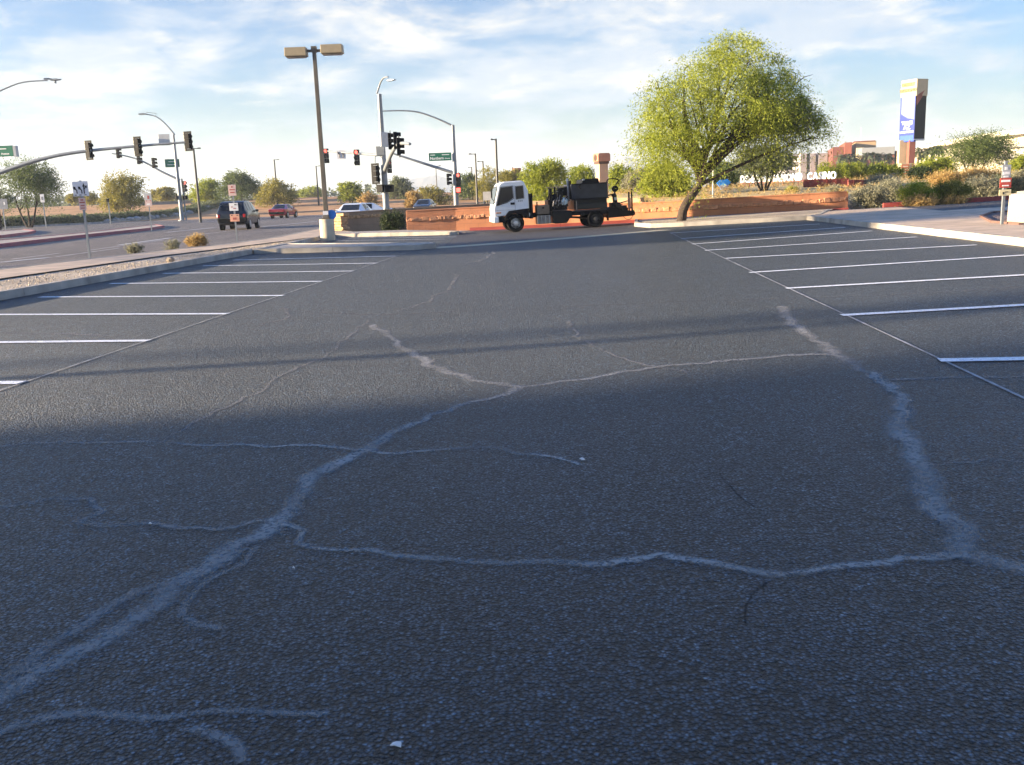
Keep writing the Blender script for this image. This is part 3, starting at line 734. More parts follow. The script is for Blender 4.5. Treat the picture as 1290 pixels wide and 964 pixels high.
mb.build('end_pier', SPLITT, r, bevel=.02)
# grey block wall across the street
def plain_wall(name, label, a, b, za, zb, h, m, capm=None):
    root = thing(name, label, 'wall', (a[0], a[1], za)); A, B = Vector((a[0], a[1], za)), Vector((b[0], b[1], zb)); n = 8
    mb = MB(); cb_ = MB()
    for i in range(n):
        p, q = A.lerp(B, i/n), A.lerp(B, (i+1)/n); d = (q-p); c = (p+q)/2-A; ang = math.atan2(d.y, d.x)
        mb.box((c.x, c.y, c.z+h/2-.5), (d.xy.length-.004, .3, h+1), rz=ang); cb_.box((c.x, c.y, c.z+h+.06), (d.xy.length-.03, .42, .12), rz=ang)
        mb.box((p.x-A.x, p.y-A.y, p.z-A.z+h/2-.4), (.55, .55, h+1.1), rz=ang)
    mb.build('wall_face', m, root); cb_.build('wall_cap', capm or m, root); return root
a = atY(168, 268, 172); b = atY(432, 261, 178)
plain_wall('block_wall', 'long low grey block wall beyond the street, behind the hedge and stones', a, b, a.z, b.z, 1.75, GREYWALL)
# dark red low walls under the casino letters
def low_wall(px0, px1, py0, py1, h, Y, label):
    a, b = atY(px0, py0, Y), atY(px1, py1, Y); root = thing('low_wall', label, 'wall', a, group='dark red low walls by the letters')
    mb = MB(); d = b-a; mb.add([Vector((0, 0, -1)), Vector((d.x, 0, d.z-1)), Vector((d.x, 0, d.z+h)), Vector((0, 0, h)), Vector((0, .25, -1)), Vector((d.x, .25, d.z-1)), Vector((d.x, .25, d.z+h)), Vector((0, .25, h))],
           [(0, 1, 2, 3), (7, 6, 5, 4), (3, 2, 6, 7), (0, 3, 7, 4), (1, 5, 6, 2)])
    mb.build('wall_face', mat('dark_red_panel', (.20, .045, .035), .7, .15, 3, .3, 20), root)
    mb = MB()
    for i in range(int(d.x/.55)):
        mb.box((.3+i*.55, -.02, .28*h+d.z*(i*.55/d.x)), (.03, .03, h*1.3))
    mb.build('panel_ribs', mat('dark_red_rib', (.17, .04, .032), .7, .15, 3), root)
low_wall(1013, 1069, 235.5, 234, .44, 58, 'dark red low wall directly below the word CASINO')
low_wall(1069, 1104, 237.5, 237, .5, 56, 'dark red low wall right of the CASINO letters, lower and nearer the shrubs')
# concrete enclosure at the right edge
p = at(1268, 281, .15); root = thing('concrete_block', 'pale concrete block beside the sign post at the right edge', 'planter', (p.x, p.y, G(p.x)+.14), R(-36))
mb = MB(); mb.box((1.1, .75, .33), (2.2, 1.5, .70), taper=.985); mb.build('block_body', mat('cast_concrete', (.52, .45, .34), .85, .1, 2, .4, 40), root, bevel=.03)
mb = MB(); mb.box((1.1, .75, .70), (1.9, 1.2, .06)); mb.build('lid', CONC, root, bevel=.01)

# ------------------------------------------------------------------ the lamp post by the lot, with its twin that throws the long thin shadow
def parking_light(x, y, z, h, label, rz=0):
    root = thing('parking_light', label, 'lamp post', (x, y, z), rz, 'twin headed parking lot lights')
    mb = MB(); mb.lathe([(.29, -.2), (.29, .70), (.27, .73)], (0, 0, 0), 'z', 28); mb.build('concrete_base', mat('base_concrete', (.50, .43, .31), .85, .12, 4, .4, 40), root, smooth=True)
    mb = MB(); mb.box((0, 0, .75), (.34, .34, .04)); mb.box((0, 0, .73+(h-.73)/2), (.17, .17, h-.73), taper=.8); p = mb.build('pole', BRONZE, root, bevel=.01)
    mb = MB(); mb.box((0, 0, .84), (.26, .26, .14), taper=.8); mb.build('base_cover', BRONZE, root, bevel=.01)
    mb = MB(); mb.box((0, 0, h-.1), (.70, .09, .10)); mb.box((0, 0, h-.05), (.2, .2, .22)); mb.build('cross_arm', BRONZE, root, bevel=.01)
    for s in (-1, 1):
        mb = MB(); mb.box((s*.69, 0, h-.1+.03*s), (.84, .46, .32), ry=.0, taper=.97); hd = mb.build('lamp_head', TANLAMP, root, bevel=.02)
        mb = MB(); mb.box((s*.69, 0, h-.28+.03*s), (.72, .36, .05)); mb.build('lens', mat('lamp_lens', (.20, .15, .09), .3, .1, 4), hd)
    return root, h
pb = at(413, 299, .12); ptop = atY(394.5, 60, pb.y).z-pb.z
root, h = parking_light(pb.x, pb.y, pb.z-.02, ptop, 'tall bronze twin headed lot light on a concrete base beside the tan wall')
q = atY(406.5, 271, pb.y)-root.location
mb = MB(); mb.box((0, -.10, q.z), (.21, .012, .30)); mb.build('notice_plate', SIGNW, root)
mb = MB(); q = atY(417.5, 270.5, pb.y)-root.location; mb.disc((q.x, .02, q.z), .19, .02, 'y', 20); o = mb.build('round_sign', BLUE, root)
mb = MB(); mb.box((q.x-.17, .05, q.z), (.3, .03, .04)); mb.build('bracket', GALV, o)
parking_light(-30, 8.95-30*.1228, .12, 9.4, 'lot light out of view on the median, whose long thin shadow crosses the asphalt', .3)

# ------------------------------------------------------------------ traffic signals
def sig_head(root, loc, rz=0, lit=None, plate=True, n=3, s=1., border=False, size=1.):
    """faces -Y before turning"""
    M = Matrix.Translation(Vector(loc)) @ Matrix.Rotation(rz, 4, 'Z') @ Matrix.Scale(size, 4)
    h = .34*n; mb = MB()
    def bx(c, d): t = MB(); t.box(c, d); mb.add(t.v, t.f, M)
    for i in range(n):
        z = (n-1)/2*.34-i*.34; bx((0, .05, z), (.32, .20, .325))
        t = MB(); k = 9; vs = []
        for j in range(k):
            a = R(-35)+R(250)*j/(k-1)
            for rr in (.15, .135): vs += [(rr*math.cos(a), -.05, z+rr*math.sin(a)), (rr*math.cos(a), -.30, z+rr*math.sin(a)+(-.02))]
        fs = []
        for j in range(k-1): fs += [(4*j, 4*j+1, 4*j+5, 4*j+4), (4*j+2, 4*j+6, 4*j+7, 4*j+3), (4*j+1, 4*j+3, 4*j+7, 4*j+5)]
        mb.add(vs, fs, M)
    hd = mb.build('signal_head', BLACK, root)
    for i in range(n):
        z = (n-1)/2*.34-i*.34; t = MB(); t.disc((0, -.06, z), .125, .03, 'y', 14); t.v = [tuple(M @ Vector(v)) for v in t.v]
        if lit == i: t.build('lit_red_lens', REDLAMP, hd)
        else: t.build('lens', LENS, hd)
    if plate:
        t = MB(); u = MB()
        for c, d in (((-.24, .0, 0), (.16, .012, h+.28)), ((.24, .0, 0), (.16, .012, h+.28)), ((0, .0, h/2+.075), (.32, .012, .13)), ((0, 0, -h/2-.075), (.32, .012, .13))): t.box(c, d)
        t.v = [tuple(M @ Vector(v)) for v in t.v]; t.build('backplate', BLACK, hd)
        if border:
            for k in range(6): u.box((.318, .0, -h/2-.05+k*(h+.1)/5), (.03, .03, .16))
            u.v = [tuple(M @ Vector(v)) for v in u.v]; u.build('border_tape', REFL, hd)
    return hd
def ped_head(root, loc, rz=0, lit=False):
    M = Matrix.Translation(Vector(loc)) @ Matrix.Rotation(rz, 4, 'Z'); mb = MB(); mb.box((0, 0, 0), (.44, .26, .46)); mb.box((0, -.2, .2), (.42, .2, .02)); mb.box((.2, -.2, 0), (.02, .2, .42)); mb.box((-.2, -.2, 0), (.02, .2, .42))
    mb.v = [tuple(M @ Vector(v)) for v in mb.v]; o = mb.build('pedestrian_head', BLACK, root)
    t = MB(); t.box((0, -.145, 0), (.34, .03, .34)); t.v = [tuple(M @ Vector(v)) for v in t.v]; t.build('lit_hand_lens' if lit else 'lens', REDLAMP if lit else LENS, o)
def street_sign(root, loc, w, h, texts, rz=0):
    mb = MB(); mb.box((0, 0, 0), (w, .05, h)); s = mb.build('street_name_sign', GREEN, root, loc=loc, rz=rz, bevel=.01)
    mb = MB()
    for c, d in (((0, 0, h/2+.012), (w+.05, .06, .025)), ((0, 0, -h/2-.012), (w+.05, .06, .025)), ((w/2+.013, 0, 0), (.025, .06, h)), ((-w/2-.013, 0, 0), (.025, .06, h))): mb.box(c, d)
    mb.build('sign_frame', mat('green_sign_rim', (.01, .07, .045), .5), s)
    for tx, x, z, size, sx_ in texts:
        if tx: text_part(tx, size, WINK, s, (x, -.03, z), extrude=.003, bold=.02, sx=sx_)
        else:
            mb = MB(); mb.box((x, -.03, z), (size, .006, .05)); mb.build('faded_lettering', WINK, s)
    return s
def arm(root, pts, r0, r1, name='mast_arm', m=GALV):
    P = smooth_line([loc_of(p, root) for p in pts], .3); n = len(P); mb = MB(); mb.tube(P, [r0+(r1-r0)*i/(n-1) for i in range(n)], 12)
    return mb.build(name, m, root, smooth=True)
def pole(root, h, r0, r1, m=GALV):
    mb = MB(); mb.tube([(0, 0, -.2), (0, 0, h)], [r0, r1], 14); mb.disc((0, 0, .04), r0*1.9, .08, 'z', 16); return mb.build('pole', m, root, smooth=True)
def lum(root, loc, rz=0, s=1.):
    mb = MB(); mb.prism([(-.42, -.03), (-.35, .06), (.05, .09), (.40, .03), (.42, -.03), (.1, -.07), (-.3, -.08)], -.13, .13, 'y')
    M = Matrix.Translation(Vector(loc)) @ Matrix.Rotation(rz, 4, 'Z') @ Matrix.Scale(s, 4); mb.v = [tuple(M @ Vector(v)) for v in mb.v]
    return mb.build('luminaire', GALV, root, bevel=.02)

# the near signal whose arm comes in from the left
Y = 60; p0 = atY(-104, 282, Y); r = thing('traffic_signal', 'grey curved signal mast arm reaching in from the left edge, signals seen from behind', 'traffic signal', (p0.x, Y, G(p0.x)))
pole(r, atY(-110, 150, Y).z, .21, .13)
arm(r, [atY(-106, 262, Y), atY(-60, 240, Y), atY(0, 217.5, Y), atY(40, 204, Y), atY(75, 195.5, Y), atY(113, 190, Y), atY(175, 184, Y), atY(238, 179, Y)], .17, .06)
arm(r, [atY(-110, 152, Y), atY(-60, 140, Y), atY(-20, 124, Y), atY(8, 111, Y), atY(30, 103.5, Y), atY(60, 101.5, Y)], .07, .035, 'luminaire_arm')
lum(r, loc_of(atY(70, 100.5, Y), r), 0, .8); lum(r, loc_of(atY(60, 99.5, Y-.6), r), .6, .6)
mb = MB(); mb.tube([loc_of(atY(70, 101, Y), r), loc_of(atY(69.5, 105, Y), r)], [.05, .08], 8); mb.build('photo_cell', GALV, r)
for px, py, hh, a in ((112, 189.5, 1.0, 2.75), (173.5, 184.5, 1.0, 2.80), (237, 178, 1.0, 2.80)):
    sig_head(r, loc_of(atY(px, py, Y), r), a, border=True, size=.92)
mb = MB(); q = loc_of(atY(206, 176, Y), r); mb.box((q.x, .12, q.z), (.70, .02, .68)); mb.build('lane_sign_back', SIGNB, r, bevel=.01)
q = atY(-12, 191.3, Y); street_sign(r, loc_of(q, r), 2.9, .60, [(None, .45, .14, 1.2, 1), ('Avenue', .95, -.16, .17, 1.), ('ern', .1, -.12, .42, 1.)], -.06)
mb = MB(); q2 = loc_of(atY(20.0, 190.8, Y), r); mb.box((q2.x, 0, q2.z), (.16, .34, .66)); mb.build('sign_case_end', SIGNB, r)
mb = MB(); qa = loc_of(atY(-40, 198, Y), r); mb.tube([qa, qa+Vector((0, 0, -1.6))], .03, 6); mb.build('hanger', GALV, r)

# the far signal on the street corner
Y = 110; p0 = at(231, 278); p0 = Vector((p0.x, Y, -.03)); r = thing('traffic_signal', 'far signal pole at the street corner, arm pointing left with three signals in profile', 'traffic signal', p0)
pole(r, atY(220, 169, Y).z, .24, .13)
arm(r, [atY(226.5, 227, Y), atY(205, 217, Y), atY(180, 203.5, Y), atY(160, 197, Y), atY(141, 193.5, Y)], .14, .06)
arm(r, [atY(220, 170, Y), atY(210, 158, Y), atY(200, 149, Y), atY(192, 145.5, Y), atY(183, 144, Y)], .10, .05, 'luminaire_arm')
mb = MB(); mb.tube([loc_of(atY(196, 146.5, Y), r), loc_of(atY(197, 143, Y), r), loc_of(atY(184, 141.5, Y), r)], .03, 6); mb.build('arm_brace', GALV, r)
lum(r, loc_of(atY(180, 143.8, Y), r), 0, 1.2)
for px, py in ((149, 193), (175, 200.5), (194, 205.5)): sig_head(r, loc_of(atY(px, py, Y), r), 1.4, plate=False, size=1.15)
sig_head(r, loc_of(atY(232.5, 235, Y), r), .75, lit=0, plate=False, size=1.2)
ped_head(r, loc_of(atY(223.5, 249, Y), r), .6); ped_head(r, loc_of(atY(234, 249, Y), r), -.6)
street_sign(r, loc_of(atY(217, 205.7, Y), r), 1.55, .85, [(None, .1, .17, 1.0, 1), (None, 0, -.17, 1.1, 1)], .1)
mb = MB(); q = loc_of(atY(210.7, 205.5, Y), r); mb.box((q.x, .1, q.z), (.3, .3, .9)); mb.build('sign_case_end', SIGNB, r)
mb = MB(); mb.tube([(.42, .2, -.1), (.38, .2, 4.8)], .09, 8); mb.build('push_button_post', GALV, r)

# the near-corner signal behind the tan wall
Y = 58; p0 = atY(487.5, 276, Y); r = thing('traffic_signal', 'thick grey signal pole behind the tan wall, with two arms', 'traffic signal', (p0.x, Y, -.03))
pole(r, atY(475, 118, Y).z, .21, .13)
hx = lambda px, py, Yq=Y: loc_of(atY(px, py, Yq), r)
arm(r, [atY(475, 118, Y), atY(478.5, 106, Y), atY(483, 98.5, Y-1), atY(489, 97, Y-2.5)], .055, .04, 'luminaire_arm'); lum(r, hx(493, 101, Y-2.8), -.6, .7)
arm(r, [atY(482, 195.5, Y), atY(450, 193.5, Y+4), atY(407, 190, Y+10)], .085, .05)
for px, py, dy in ((411, 196.5, 9.5), (449.5, 198.5, 4)): sig_head(r, hx(px, py, Y+dy-.15), -.05, lit=0, plate=False, size=.98)
mb = MB(); q = hx(430, 195, Y+6.6); mb.box(q, (.58, .02, .58)); o = mb.build('lane_sign', SIGNW, r)
for k in (-1, 1):
    mb = MB(); mb.tube([q+Vector((k*.13, -.03, -.2)), q+Vector((k*.13, -.03, .03)), q+Vector((k*.13-.08, -.03, .12))], .03, 5); mb.tube([q+Vector((k*.13-.03, -.03, .08)), q+Vector((k*.13-.13, -.03, .2))], [.09, .01], 4); mb.build('arrow_mark', INK, o)
arm(r, [atY(483.5, 218, Y), atY(488, 206, Y-1.2), atY(494, 192, Y-3), atY(500.5, 183, Y-5), atY(508, 180.5, Y-7.5), atY(516.5, 181.5, Y-10)], .13, .07)
for px, py, dy, a, pl in ((492, 178, -3, 1.75, True), (499, 177, -5, 1.75, False), (503, 184.5, -6.5, 1.75, True)): sig_head(r, hx(px, py, Y+dy), a, plate=pl, size=.9)
mb = MB(); q = hx(485, 176, Y-1); mb.box(q, (.72, .02, .85), rz=1.0); mb.build('lane_sign_side', SIGNB, r, bevel=.01)
sig_head(r, hx(473, 219, Y-.3), 2.6, plate=True, size=.95)
mb = MB(); mb.tube([hx(472.5, 205, Y-.3), hx(472.5, 197.5, Y-.2), hx(475, 196, Y)], .03, 6); mb.build('hanger', GALV, r)
ped_head(r, hx(479.5, 237.5, Y-.2), 1.0); ped_head(r, hx(490, 237.5, Y-.25), 2.9)
mb = MB(); mb.box(hx(479.5, 190.5), (.5, .45, .55)); mb.build('mounting_clamp', GALV, r, bevel=.02)

# the pole right of it, with the green street sign
Y = 78; p0 = atY(575, 258, Y); r = thing('traffic_signal', 'signal pole with a green street name sign and long luminaire arm, left of the truck', 'traffic signal', (p0.x, Y, -.03))
hx = lambda px, py, Yq=Y: loc_of(atY(px, py, Yq), r)
pole(r, atY(570, 157, Y).z, .22, .14)
arm(r, [atY(570, 158.5, Y), atY(548, 148.5, Y), atY(527, 141.5, Y), atY(508, 139.5, Y), atY(488, 139.8, Y)], .08, .05, 'luminaire_arm'); lum(r, hx(485, 140, Y), 0, .6)
arm(r, [atY(572, 218, Y), atY(548, 210.5, Y), atY(495, 193.5, Y)], .14, .07)
sig_head(r, hx(490.5, 209.5, Y-.3), -.05, lit=0, plate=False, size=1.08); sig_head(r, hx(565, 226, Y-.2), 1.5, plate=False, size=.9)
sig_head(r, hx(577.5, 226.5, Y-.35), -.1, lit=0, plate=False, size=1.05); ped_head(r, hx(577.5, 239.5, Y-.3), 0, True)
street_sign(r, hx(554.5, 197.6, Y-.2), 1.78, .58, [('Northern', -.27, -.12, .30, .95), ('Avenue', .58, -.14, .14, 1.), (None, -.6, .15, .38, 1), (None, .45, .15, .6, 1)], .0)

# ------------------------------------------------------------------ street lamps
def street_lamp(px, pyb, pyt, Y, armpx, label, r=.07, double=False, m=DARKP):
    t = atY(px-(pyb-pyt)*.05, pyt, Y); b = atY(px, pyb, Y); zb = T(b.x, Y)+.02; R_ = thing('street_lamp', label, 'street lamp', (b.x, Y, zb), group='slim lamps along the streets')
    h = t.z-zb; mb = MB(); mb.tube([(0, 0, -.4), (0, 0, h)], [r*1.25, r*.8], 8); mb.build('pole', m, R_, smooth=True); L_ = armpx/ppm(Y)
    for s in ((1, -1) if double else (1,)):
        mb = MB(); mb.box((s*L_/2, 0, h-.05), (abs(L_), .07, .07)); mb.build('bracket_arm', m, R_)
        mb = MB(); mb.box((s*L_*1.0, 0, h-.03), (abs(L_)*.55, .3, .11), taper=.85); mb.build('lamp_head', m, R_, bevel=.02)
for a in ((252, 270, 186.5, 92, 7, 'dark slim street lamp with a short right arm, just right of the far corner signal', .11),
          (350, 257, 201, 150, 5, 'slim street lamp rising from the yellow tree left of the red car', .13),
          (402, 262, 209, 150, 4, 'slim street lamp just left of the bronze lot light', .12),
          (627, 240, 175, 72, -5, 'tallest dark lamp pole right behind the truck cab', .10),
          (601, 247, 193.5, 95, -6.5, 'dark lamp with a left arm, second tallest left of the truck cab', .10),
          (610, 247, 203, 120, -5.5, 'lamp with a left arm between two taller lamps near the truck cab', .12),
          (595.5, 245, 210.5, 150, -3.5, 'small far lamp with a left arm, leftmost near the truck cab', .12),
          (551, 250, 209, 150, 5, 'thin far lamp behind the signal arm, below the green street sign', .08),
          (778, 240, 210, 170, 2, 'thin far pole in front of the mountain peak right of the truck pillar', .09)): street_lamp(*a)

# ------------------------------------------------------------------ sign posts
def sign_post(px, pyb, pyt, label, panels, lean=0., dz=.14, cat='sign', Y=None, pr=.03, rz=0.):
    b = at(px, pyb, dz) if Y is None else Vector((atY(px, pyb, Y).x, Y, T(atY(px, pyb, Y).x, Y)+.05))
    root = thing('sign_post', label, cat, b, rz); h = atY(px, pyt, b.y).z-b.z
    mb = MB(); mb.box((0, 0, h/2-.1), (pr*2, pr*1.6, h+.2)); mb.build('post', GALV, root)
    for nm, m, x0, y0, x1, y1, marks in panels:
        k = ppm(b.y); w, hh = (x1-x0)/k, (y1-y0)/k
        c = atY((x0+x1)/2, (y0+y1)/2, b.y)-b
        dx = c.x if abs(c.x) > w*.6 else 0
        mb = MB(); mb.box((dx, -.045, c.z), (w, .012, hh)); o = mb.build(nm, m, root, bevel=.004)
        for kind, mm, u, v, a_, b_ in marks:      # u,v in 0..1 of the panel
            X, Z = dx+(u-.5)*w, c.z+(v-.5)*hh
            if kind == 'bar': t = MB(); t.box((X, -.054, Z), (a_*w, .008, b_*hh)); t.build('lettering', mm, o)
            elif kind == 'txt': text_part(a_, b_*hh, mm, o, (X, -.052, Z), extrude=.002, bold=.03)
            elif kind == 'left':
                t = MB(); t.tube([(X+.10*w, -.055, Z-.24*hh), (X+.09*w, -.055, Z-.02*hh), (X-.0*w, -.055, Z+.12*hh)], .035*w, 5)
                t.prism([(X+.05*w, Z+.0*hh), (X+.02*w, Z+.22*hh), (X-.12*w, Z+.24*hh), (X-.10*w, Z+.05*hh)], -.058, -.052); t.build('arrow_mark', mm, o)
            elif kind == 'fork':
                t = MB(); t.tube([(X, -.055, Z-.36*hh), (X, -.055, Z+.16*hh)], .035*w, 5); t.tube([(X, -.055, Z-.06*hh), (X+.12*w, -.055, Z+.10*hh)], .03*w, 5)
                t.prism([(X-.09*w, Z+.12*hh), (X+.09*w, Z+.12*hh), (X, Z+.36*hh)], -.058, -.052); t.prism([(X+.06*w, Z+.16*hh), (X+.20*w, Z+.20*hh), (X+.18*w, Z-.0*hh)], -.058, -.052); t.build('arrow_mark', mm, o)
    return root
sign_post(113, 323.5, 227, 'tall white lane arrow sign over a pink notice, on the left walk', [
    ('lane_arrow_panel', SIGNW, 92, 229, 111.5, 247, [('left', INK, .16, .42, 0, 0), ('left', INK, .47, .42, 0, 0), ('fork', INK, .72, .52, 0, 0), ('bar', INK, .15, .08, .14, .05), ('bar', INK, .45, .08, .14, .05), ('bar', INK, .78, .08, .14, .05)]),
    ('notice_panel', SIGNP, 100.5, 249.5, 109, 264.5, [('bar', REDINK, .5, .82, .4, .1), ('bar', REDINK, .5, .62, .75, .1), ('bar', REDINK, .5, .36, .6, .08), ('bar', REDINK, .5, .16, .6, .08)])])
sign_post(298.5, 300.5, 232, 'sign post with three small panels, the lowest orange, before the dark car', [
    ('notice_panel', SIGNP, 289.5, 233, 299, 246.5, [('bar', REDINK, .5, .8, .2, .14), ('bar', REDINK, .5, .55, .7, .1), ('bar', REDINK, .5, .3, .6, .1)]),
    ('arrow_panel', SIGNW, 291, 256, 302, 265.5, [('bar', INK, .72, .78, .25, .12), ('bar', REDINK, .3, .5, .2, .1), ('bar', REDINK, .6, .3, .3, .1)]),
    ('orange_panel', SIGNO, 292, 270, 303.5, 279, [('bar', INK, .2, .85, .15, .12), ('bar', INK, .8, .85, .15, .12), ('bar', REDINK, .5, .4, .4, .3)])])
sign_post(191, 288.5, 243, 'small pink and grey sign on the tip of the red kerbed median', [
    ('triangle_top_panel', SIGNB, 184.5, 243.5, 193.5, 252, [('bar', REDINK, .55, .4, .25, .5)]), ('pink_panel', SIGNP, 185, 252, 193.5, 260, [('bar', REDINK, .22, .85, .15, .14), ('bar', REDINK, .8, .85, .15, .14), ('bar', SIGNW, .5, .35, .5, .2)])], dz=.16)
sign_post(58, 284, 244, 'thin post with a narrow white sign in front of the big left tree', [('white_panel', SIGNW, 50.5, 245, 55.5, 255, [('bar', GALV, .5, .5, .5, .4)])], Y=96, pr=.05)
sign_post(139.5, 281, 250, 'thin post with a tiny dark cap before the hedge, left of the median sign', [('small_panel', BLACK, 135.5, 250.5, 139.5, 254.5, [])], Y=104, pr=.06)
sign_post(6, 280, 250, 'grey square sign at the left edge beside the bare forked trunk', [('grey_panel', mat('grey_sign_face', (.25, .26, .28), .5), -6, 251, 8, 263.5, [('bar', SIGNW, .72, .55, .13, .28)])], Y=90, pr=.05)
sign_post(1262, 283, 203, 'white post with grey, red and cream panels by the block', [
    ('arrow_panel', SIGNB, 1261, 208, 1272, 224, [('bar', SIGNW, .45, .72, .3, .22), ('bar', SIGNW, .5, .36, .75, .2), ('bar', SIGNW, .5, .1, .5, .12)]),
    ('red_panel', REDS, 1259, 224.5, 1273.5, 236.5, [('bar', WINK, .5, .70, .75, .22), ('bar', WINK, .5, .22, .55, .12)]),
    ('cream_panel', mat('cream_sign_face', (.66, .58, .34), .5, .05), 1257, 239, 1272, 246.5, [('bar', INK, .35, .4, .12, .4), ('bar', INK, .6, .6, .3, .12)])], lean=.03)
p = atY(615, 247, 62); root = thing('site_board', 'plain white board standing on the dirt left of the truck cab', 'board', (p.x, 62, 0))
z = p.z; mb = MB(); mb.box((0, 0, z), (.68, .03, .56)); mb.build('panel', mat('weathered_white_board', (.62, .58, .5), .7, .1, 4), root)
for s in (-1, 1):
    mb = MB(); mb.box((s*.3, .04, z/2-.1), (.05, .05, z+.5)); mb.build('leg', GALV, root)

# ------------------------------------------------------------------ cars
def car(name, label, x, y, z, rz, st, paint, W=1.86, wheels=(.95, 3.75), wr=.36, gh=(3, 6), group=None, tail=True, plate=True, hatch=None):
    """st: stations (y, z_low, z_belt, z_top, half_low, half_belt, half_top), rear first; faces +Y"""
    root = thing(name, label, 'car', (x, y, z), rz, group)
    vs, fs = [], []; n = 10
    for (yy, zl, zb, zt, wl_, wb_, wt_) in st:
        zm = (zl+zb)/2; half = [(wl_*.9, zl), (wl_, zl+.08), (wb_*1.01, zm), (wb_, zb), (wt_, zt)]
        vs += [(-a, yy, b) for a, b in half]+[(a, yy, b) for a, b in half[::-1]]
    for i in range(len(st)-1):
        for k in range(n): fs.append((i*n+k, i*n+(k+1) % n, (i+1)*n+(k+1) % n, (i+1)*n+k))
    fs += [tuple(range(n)), tuple((len(st)-1)*n+k for k in range(n-1, -1, -1))]
    mb = MB(); mb.add(vs, fs); mb.build('body', paint, root, bevel=.035, smooth=True, seg=3)
    def side(i, j, s, a=.12, b=.88, m0=.06):
        P = []
        for (q, t) in ((i, a), (j, a), (j, b), (i, b)):
            e = st[q]; P.append(Vector((s*(e[5]+(e[6]-e[5])*t+.006), e[0], e[2]+(e[3]-e[2])*t)))
        P[0].y += m0; P[3].y += m0; P[1].y -= m0; P[2].y -= m0; return P
    for s in (-1, 1):
        for i in range(gh[0], gh[1]):
            P = side(i, i+1, s); mb = MB(); off = Vector((s*.012, 0, 0)); mb.add([p_-off for p_ in P]+[p_+off for p_ in P], [(0, 1, 2, 3), (7, 6, 5, 4), (0, 4, 5, 1), (1, 5, 6, 2), (2, 6, 7, 3), (3, 7, 4, 0)]); mb.build('side_window', GLASS, root)
    def across(i, j, a, b, nm, k=.86):
        e, f = st[i], st[j]; lerp = lambda t: Vector((0, e[0]+(f[0]-e[0])*t, e[3]+(f[3]-e[3])*t)); w0 = e[6]+(f[6]-e[6])*a; w1 = e[6]+(f[6]-e[6])*b
        p_, q_ = lerp(a), lerp(b); nrm = (q_-p_).normalized(); nrm = Vector((0, -nrm.z, nrm.y)); 
        V = [p_+Vector((-w0*k, 0, 0)), p_+Vector((w0*k, 0, 0)), q_+Vector((w1*k, 0, 0)), q_+Vector((-w1*k, 0, 0))]
        mb = MB(); mb.add([v-nrm*.02 for v in V]+[v+nrm*.012 for v in V], [(0, 1, 2, 3), (7, 6, 5, 4), (0, 4, 5, 1), (1, 5, 6, 2), (2, 6, 7, 3), (3, 7, 4, 0)]); mb.build(nm, GLASS, root)
    across(hatch[0], hatch[1], .10, .88, 'rear_window'); across(gh[1], gh[1]+1, .12, .9, 'windscreen')
    for yy in wheels:
        for s in (-1, 1):
            hw = W/2; w_ = MB(); w_.lathe([(wr*.55, -.11), (wr*.93, -.12), (wr, -.08), (wr, .08), (wr*.93, .12), (wr*.55, .11)], (s*(hw-.12), yy, wr), 'x', 22); wo = w_.build('wheel', TYRE, root, smooth=True)
            r_ = MB(); r_.disc((s*(hw-.02), yy, wr), wr*.62, .06, 'x', 18); r_.build('rim', RIM, wo, bevel=.01)
            a_ = MB(); a_.disc((s*(hw-.115), yy, wr+.02), wr*1.15, .20, 'x', 22); a_.build('wheel_arch', BLACK, root)
    y0 = st[0][0]; zb = st[0][2]
    for s in (-1, 1):
        if tail: mb = MB(); mb.box((s*(st[0][5]-.08), y0+.005, zb-.05), (.15, .08, .20)); mb.build('tail_light', mat('red_tail_lens', (.50, .015, .015), .2, .1, 4), root, bevel=.02)
        mb = MB(); mb.box((s*(st[gh[1]][5]+.1), st[gh[1]][0]-.05, st[gh[1]][2]+.08), (.2, .12, .15)); mb.build('wing_mirror', paint, root, bevel=.03)
        mb = MB(); mb.box((s*(st[-1][5]-.22), st[-1][0]+.0, st[-1][2]-.12), (.34, .1, .14)); mb.build('headlight', mat('headlight_lens', (.7, .7, .68), .15, .05), root, bevel=.02)
    mb = MB(); mb.box((0, y0-.03, st[0][1]+.16), (W*.88, .12, .24)); mb.build('rear_bumper', BLACK, root, bevel=.03)
    if plate: mb = MB(); mb.box((0, y0-.045, zb-.28), (.34, .02, .17)); mb.build('number_plate', SIGNW, root)
    return root
SUVST = [(0, .44, .92, 1.00, .80, .86, .80), (.07, .36, 1.04, 1.16, .86, .92, .80), (.40, .30, 1.08, 1.64, .90, .94, .70), (.62, .30, 1.08, 1.74, .90, .94, .69), (1.35, .30, 1.08, 1.77, .90, .94, .70), (2.2, .30, 1.07, 1.76, .90, .94, .70), (2.95, .30, 1.06, 1.68, .90, .93, .68), (3.75, .30, 1.04, 1.10, .90, .92, .74), (4.5, .34, .98, 1.02, .88, .88, .70), (4.75, .42, .86, .90, .80, .82, .66)]
SEDST = [(0, .40, .88, .92, .80, .86, .70), (.12, .30, .96, 1.0, .86, .89, .72), (.75, .26, .98, 1.04, .88, .90, .70), (1.45, .26, .98, 1.42, .88, .90, .60), (2.2, .26, .97, 1.47, .88, .90, .60), (2.8, .26, .96, 1.42, .88, .90, .60), (3.6, .26, .94, .99, .88, .89, .70), (4.45, .30, .84, .88, .84, .84, .66), (4.7, .38, .72, .76, .74, .76, .62)]
p = at(303, 289.5)
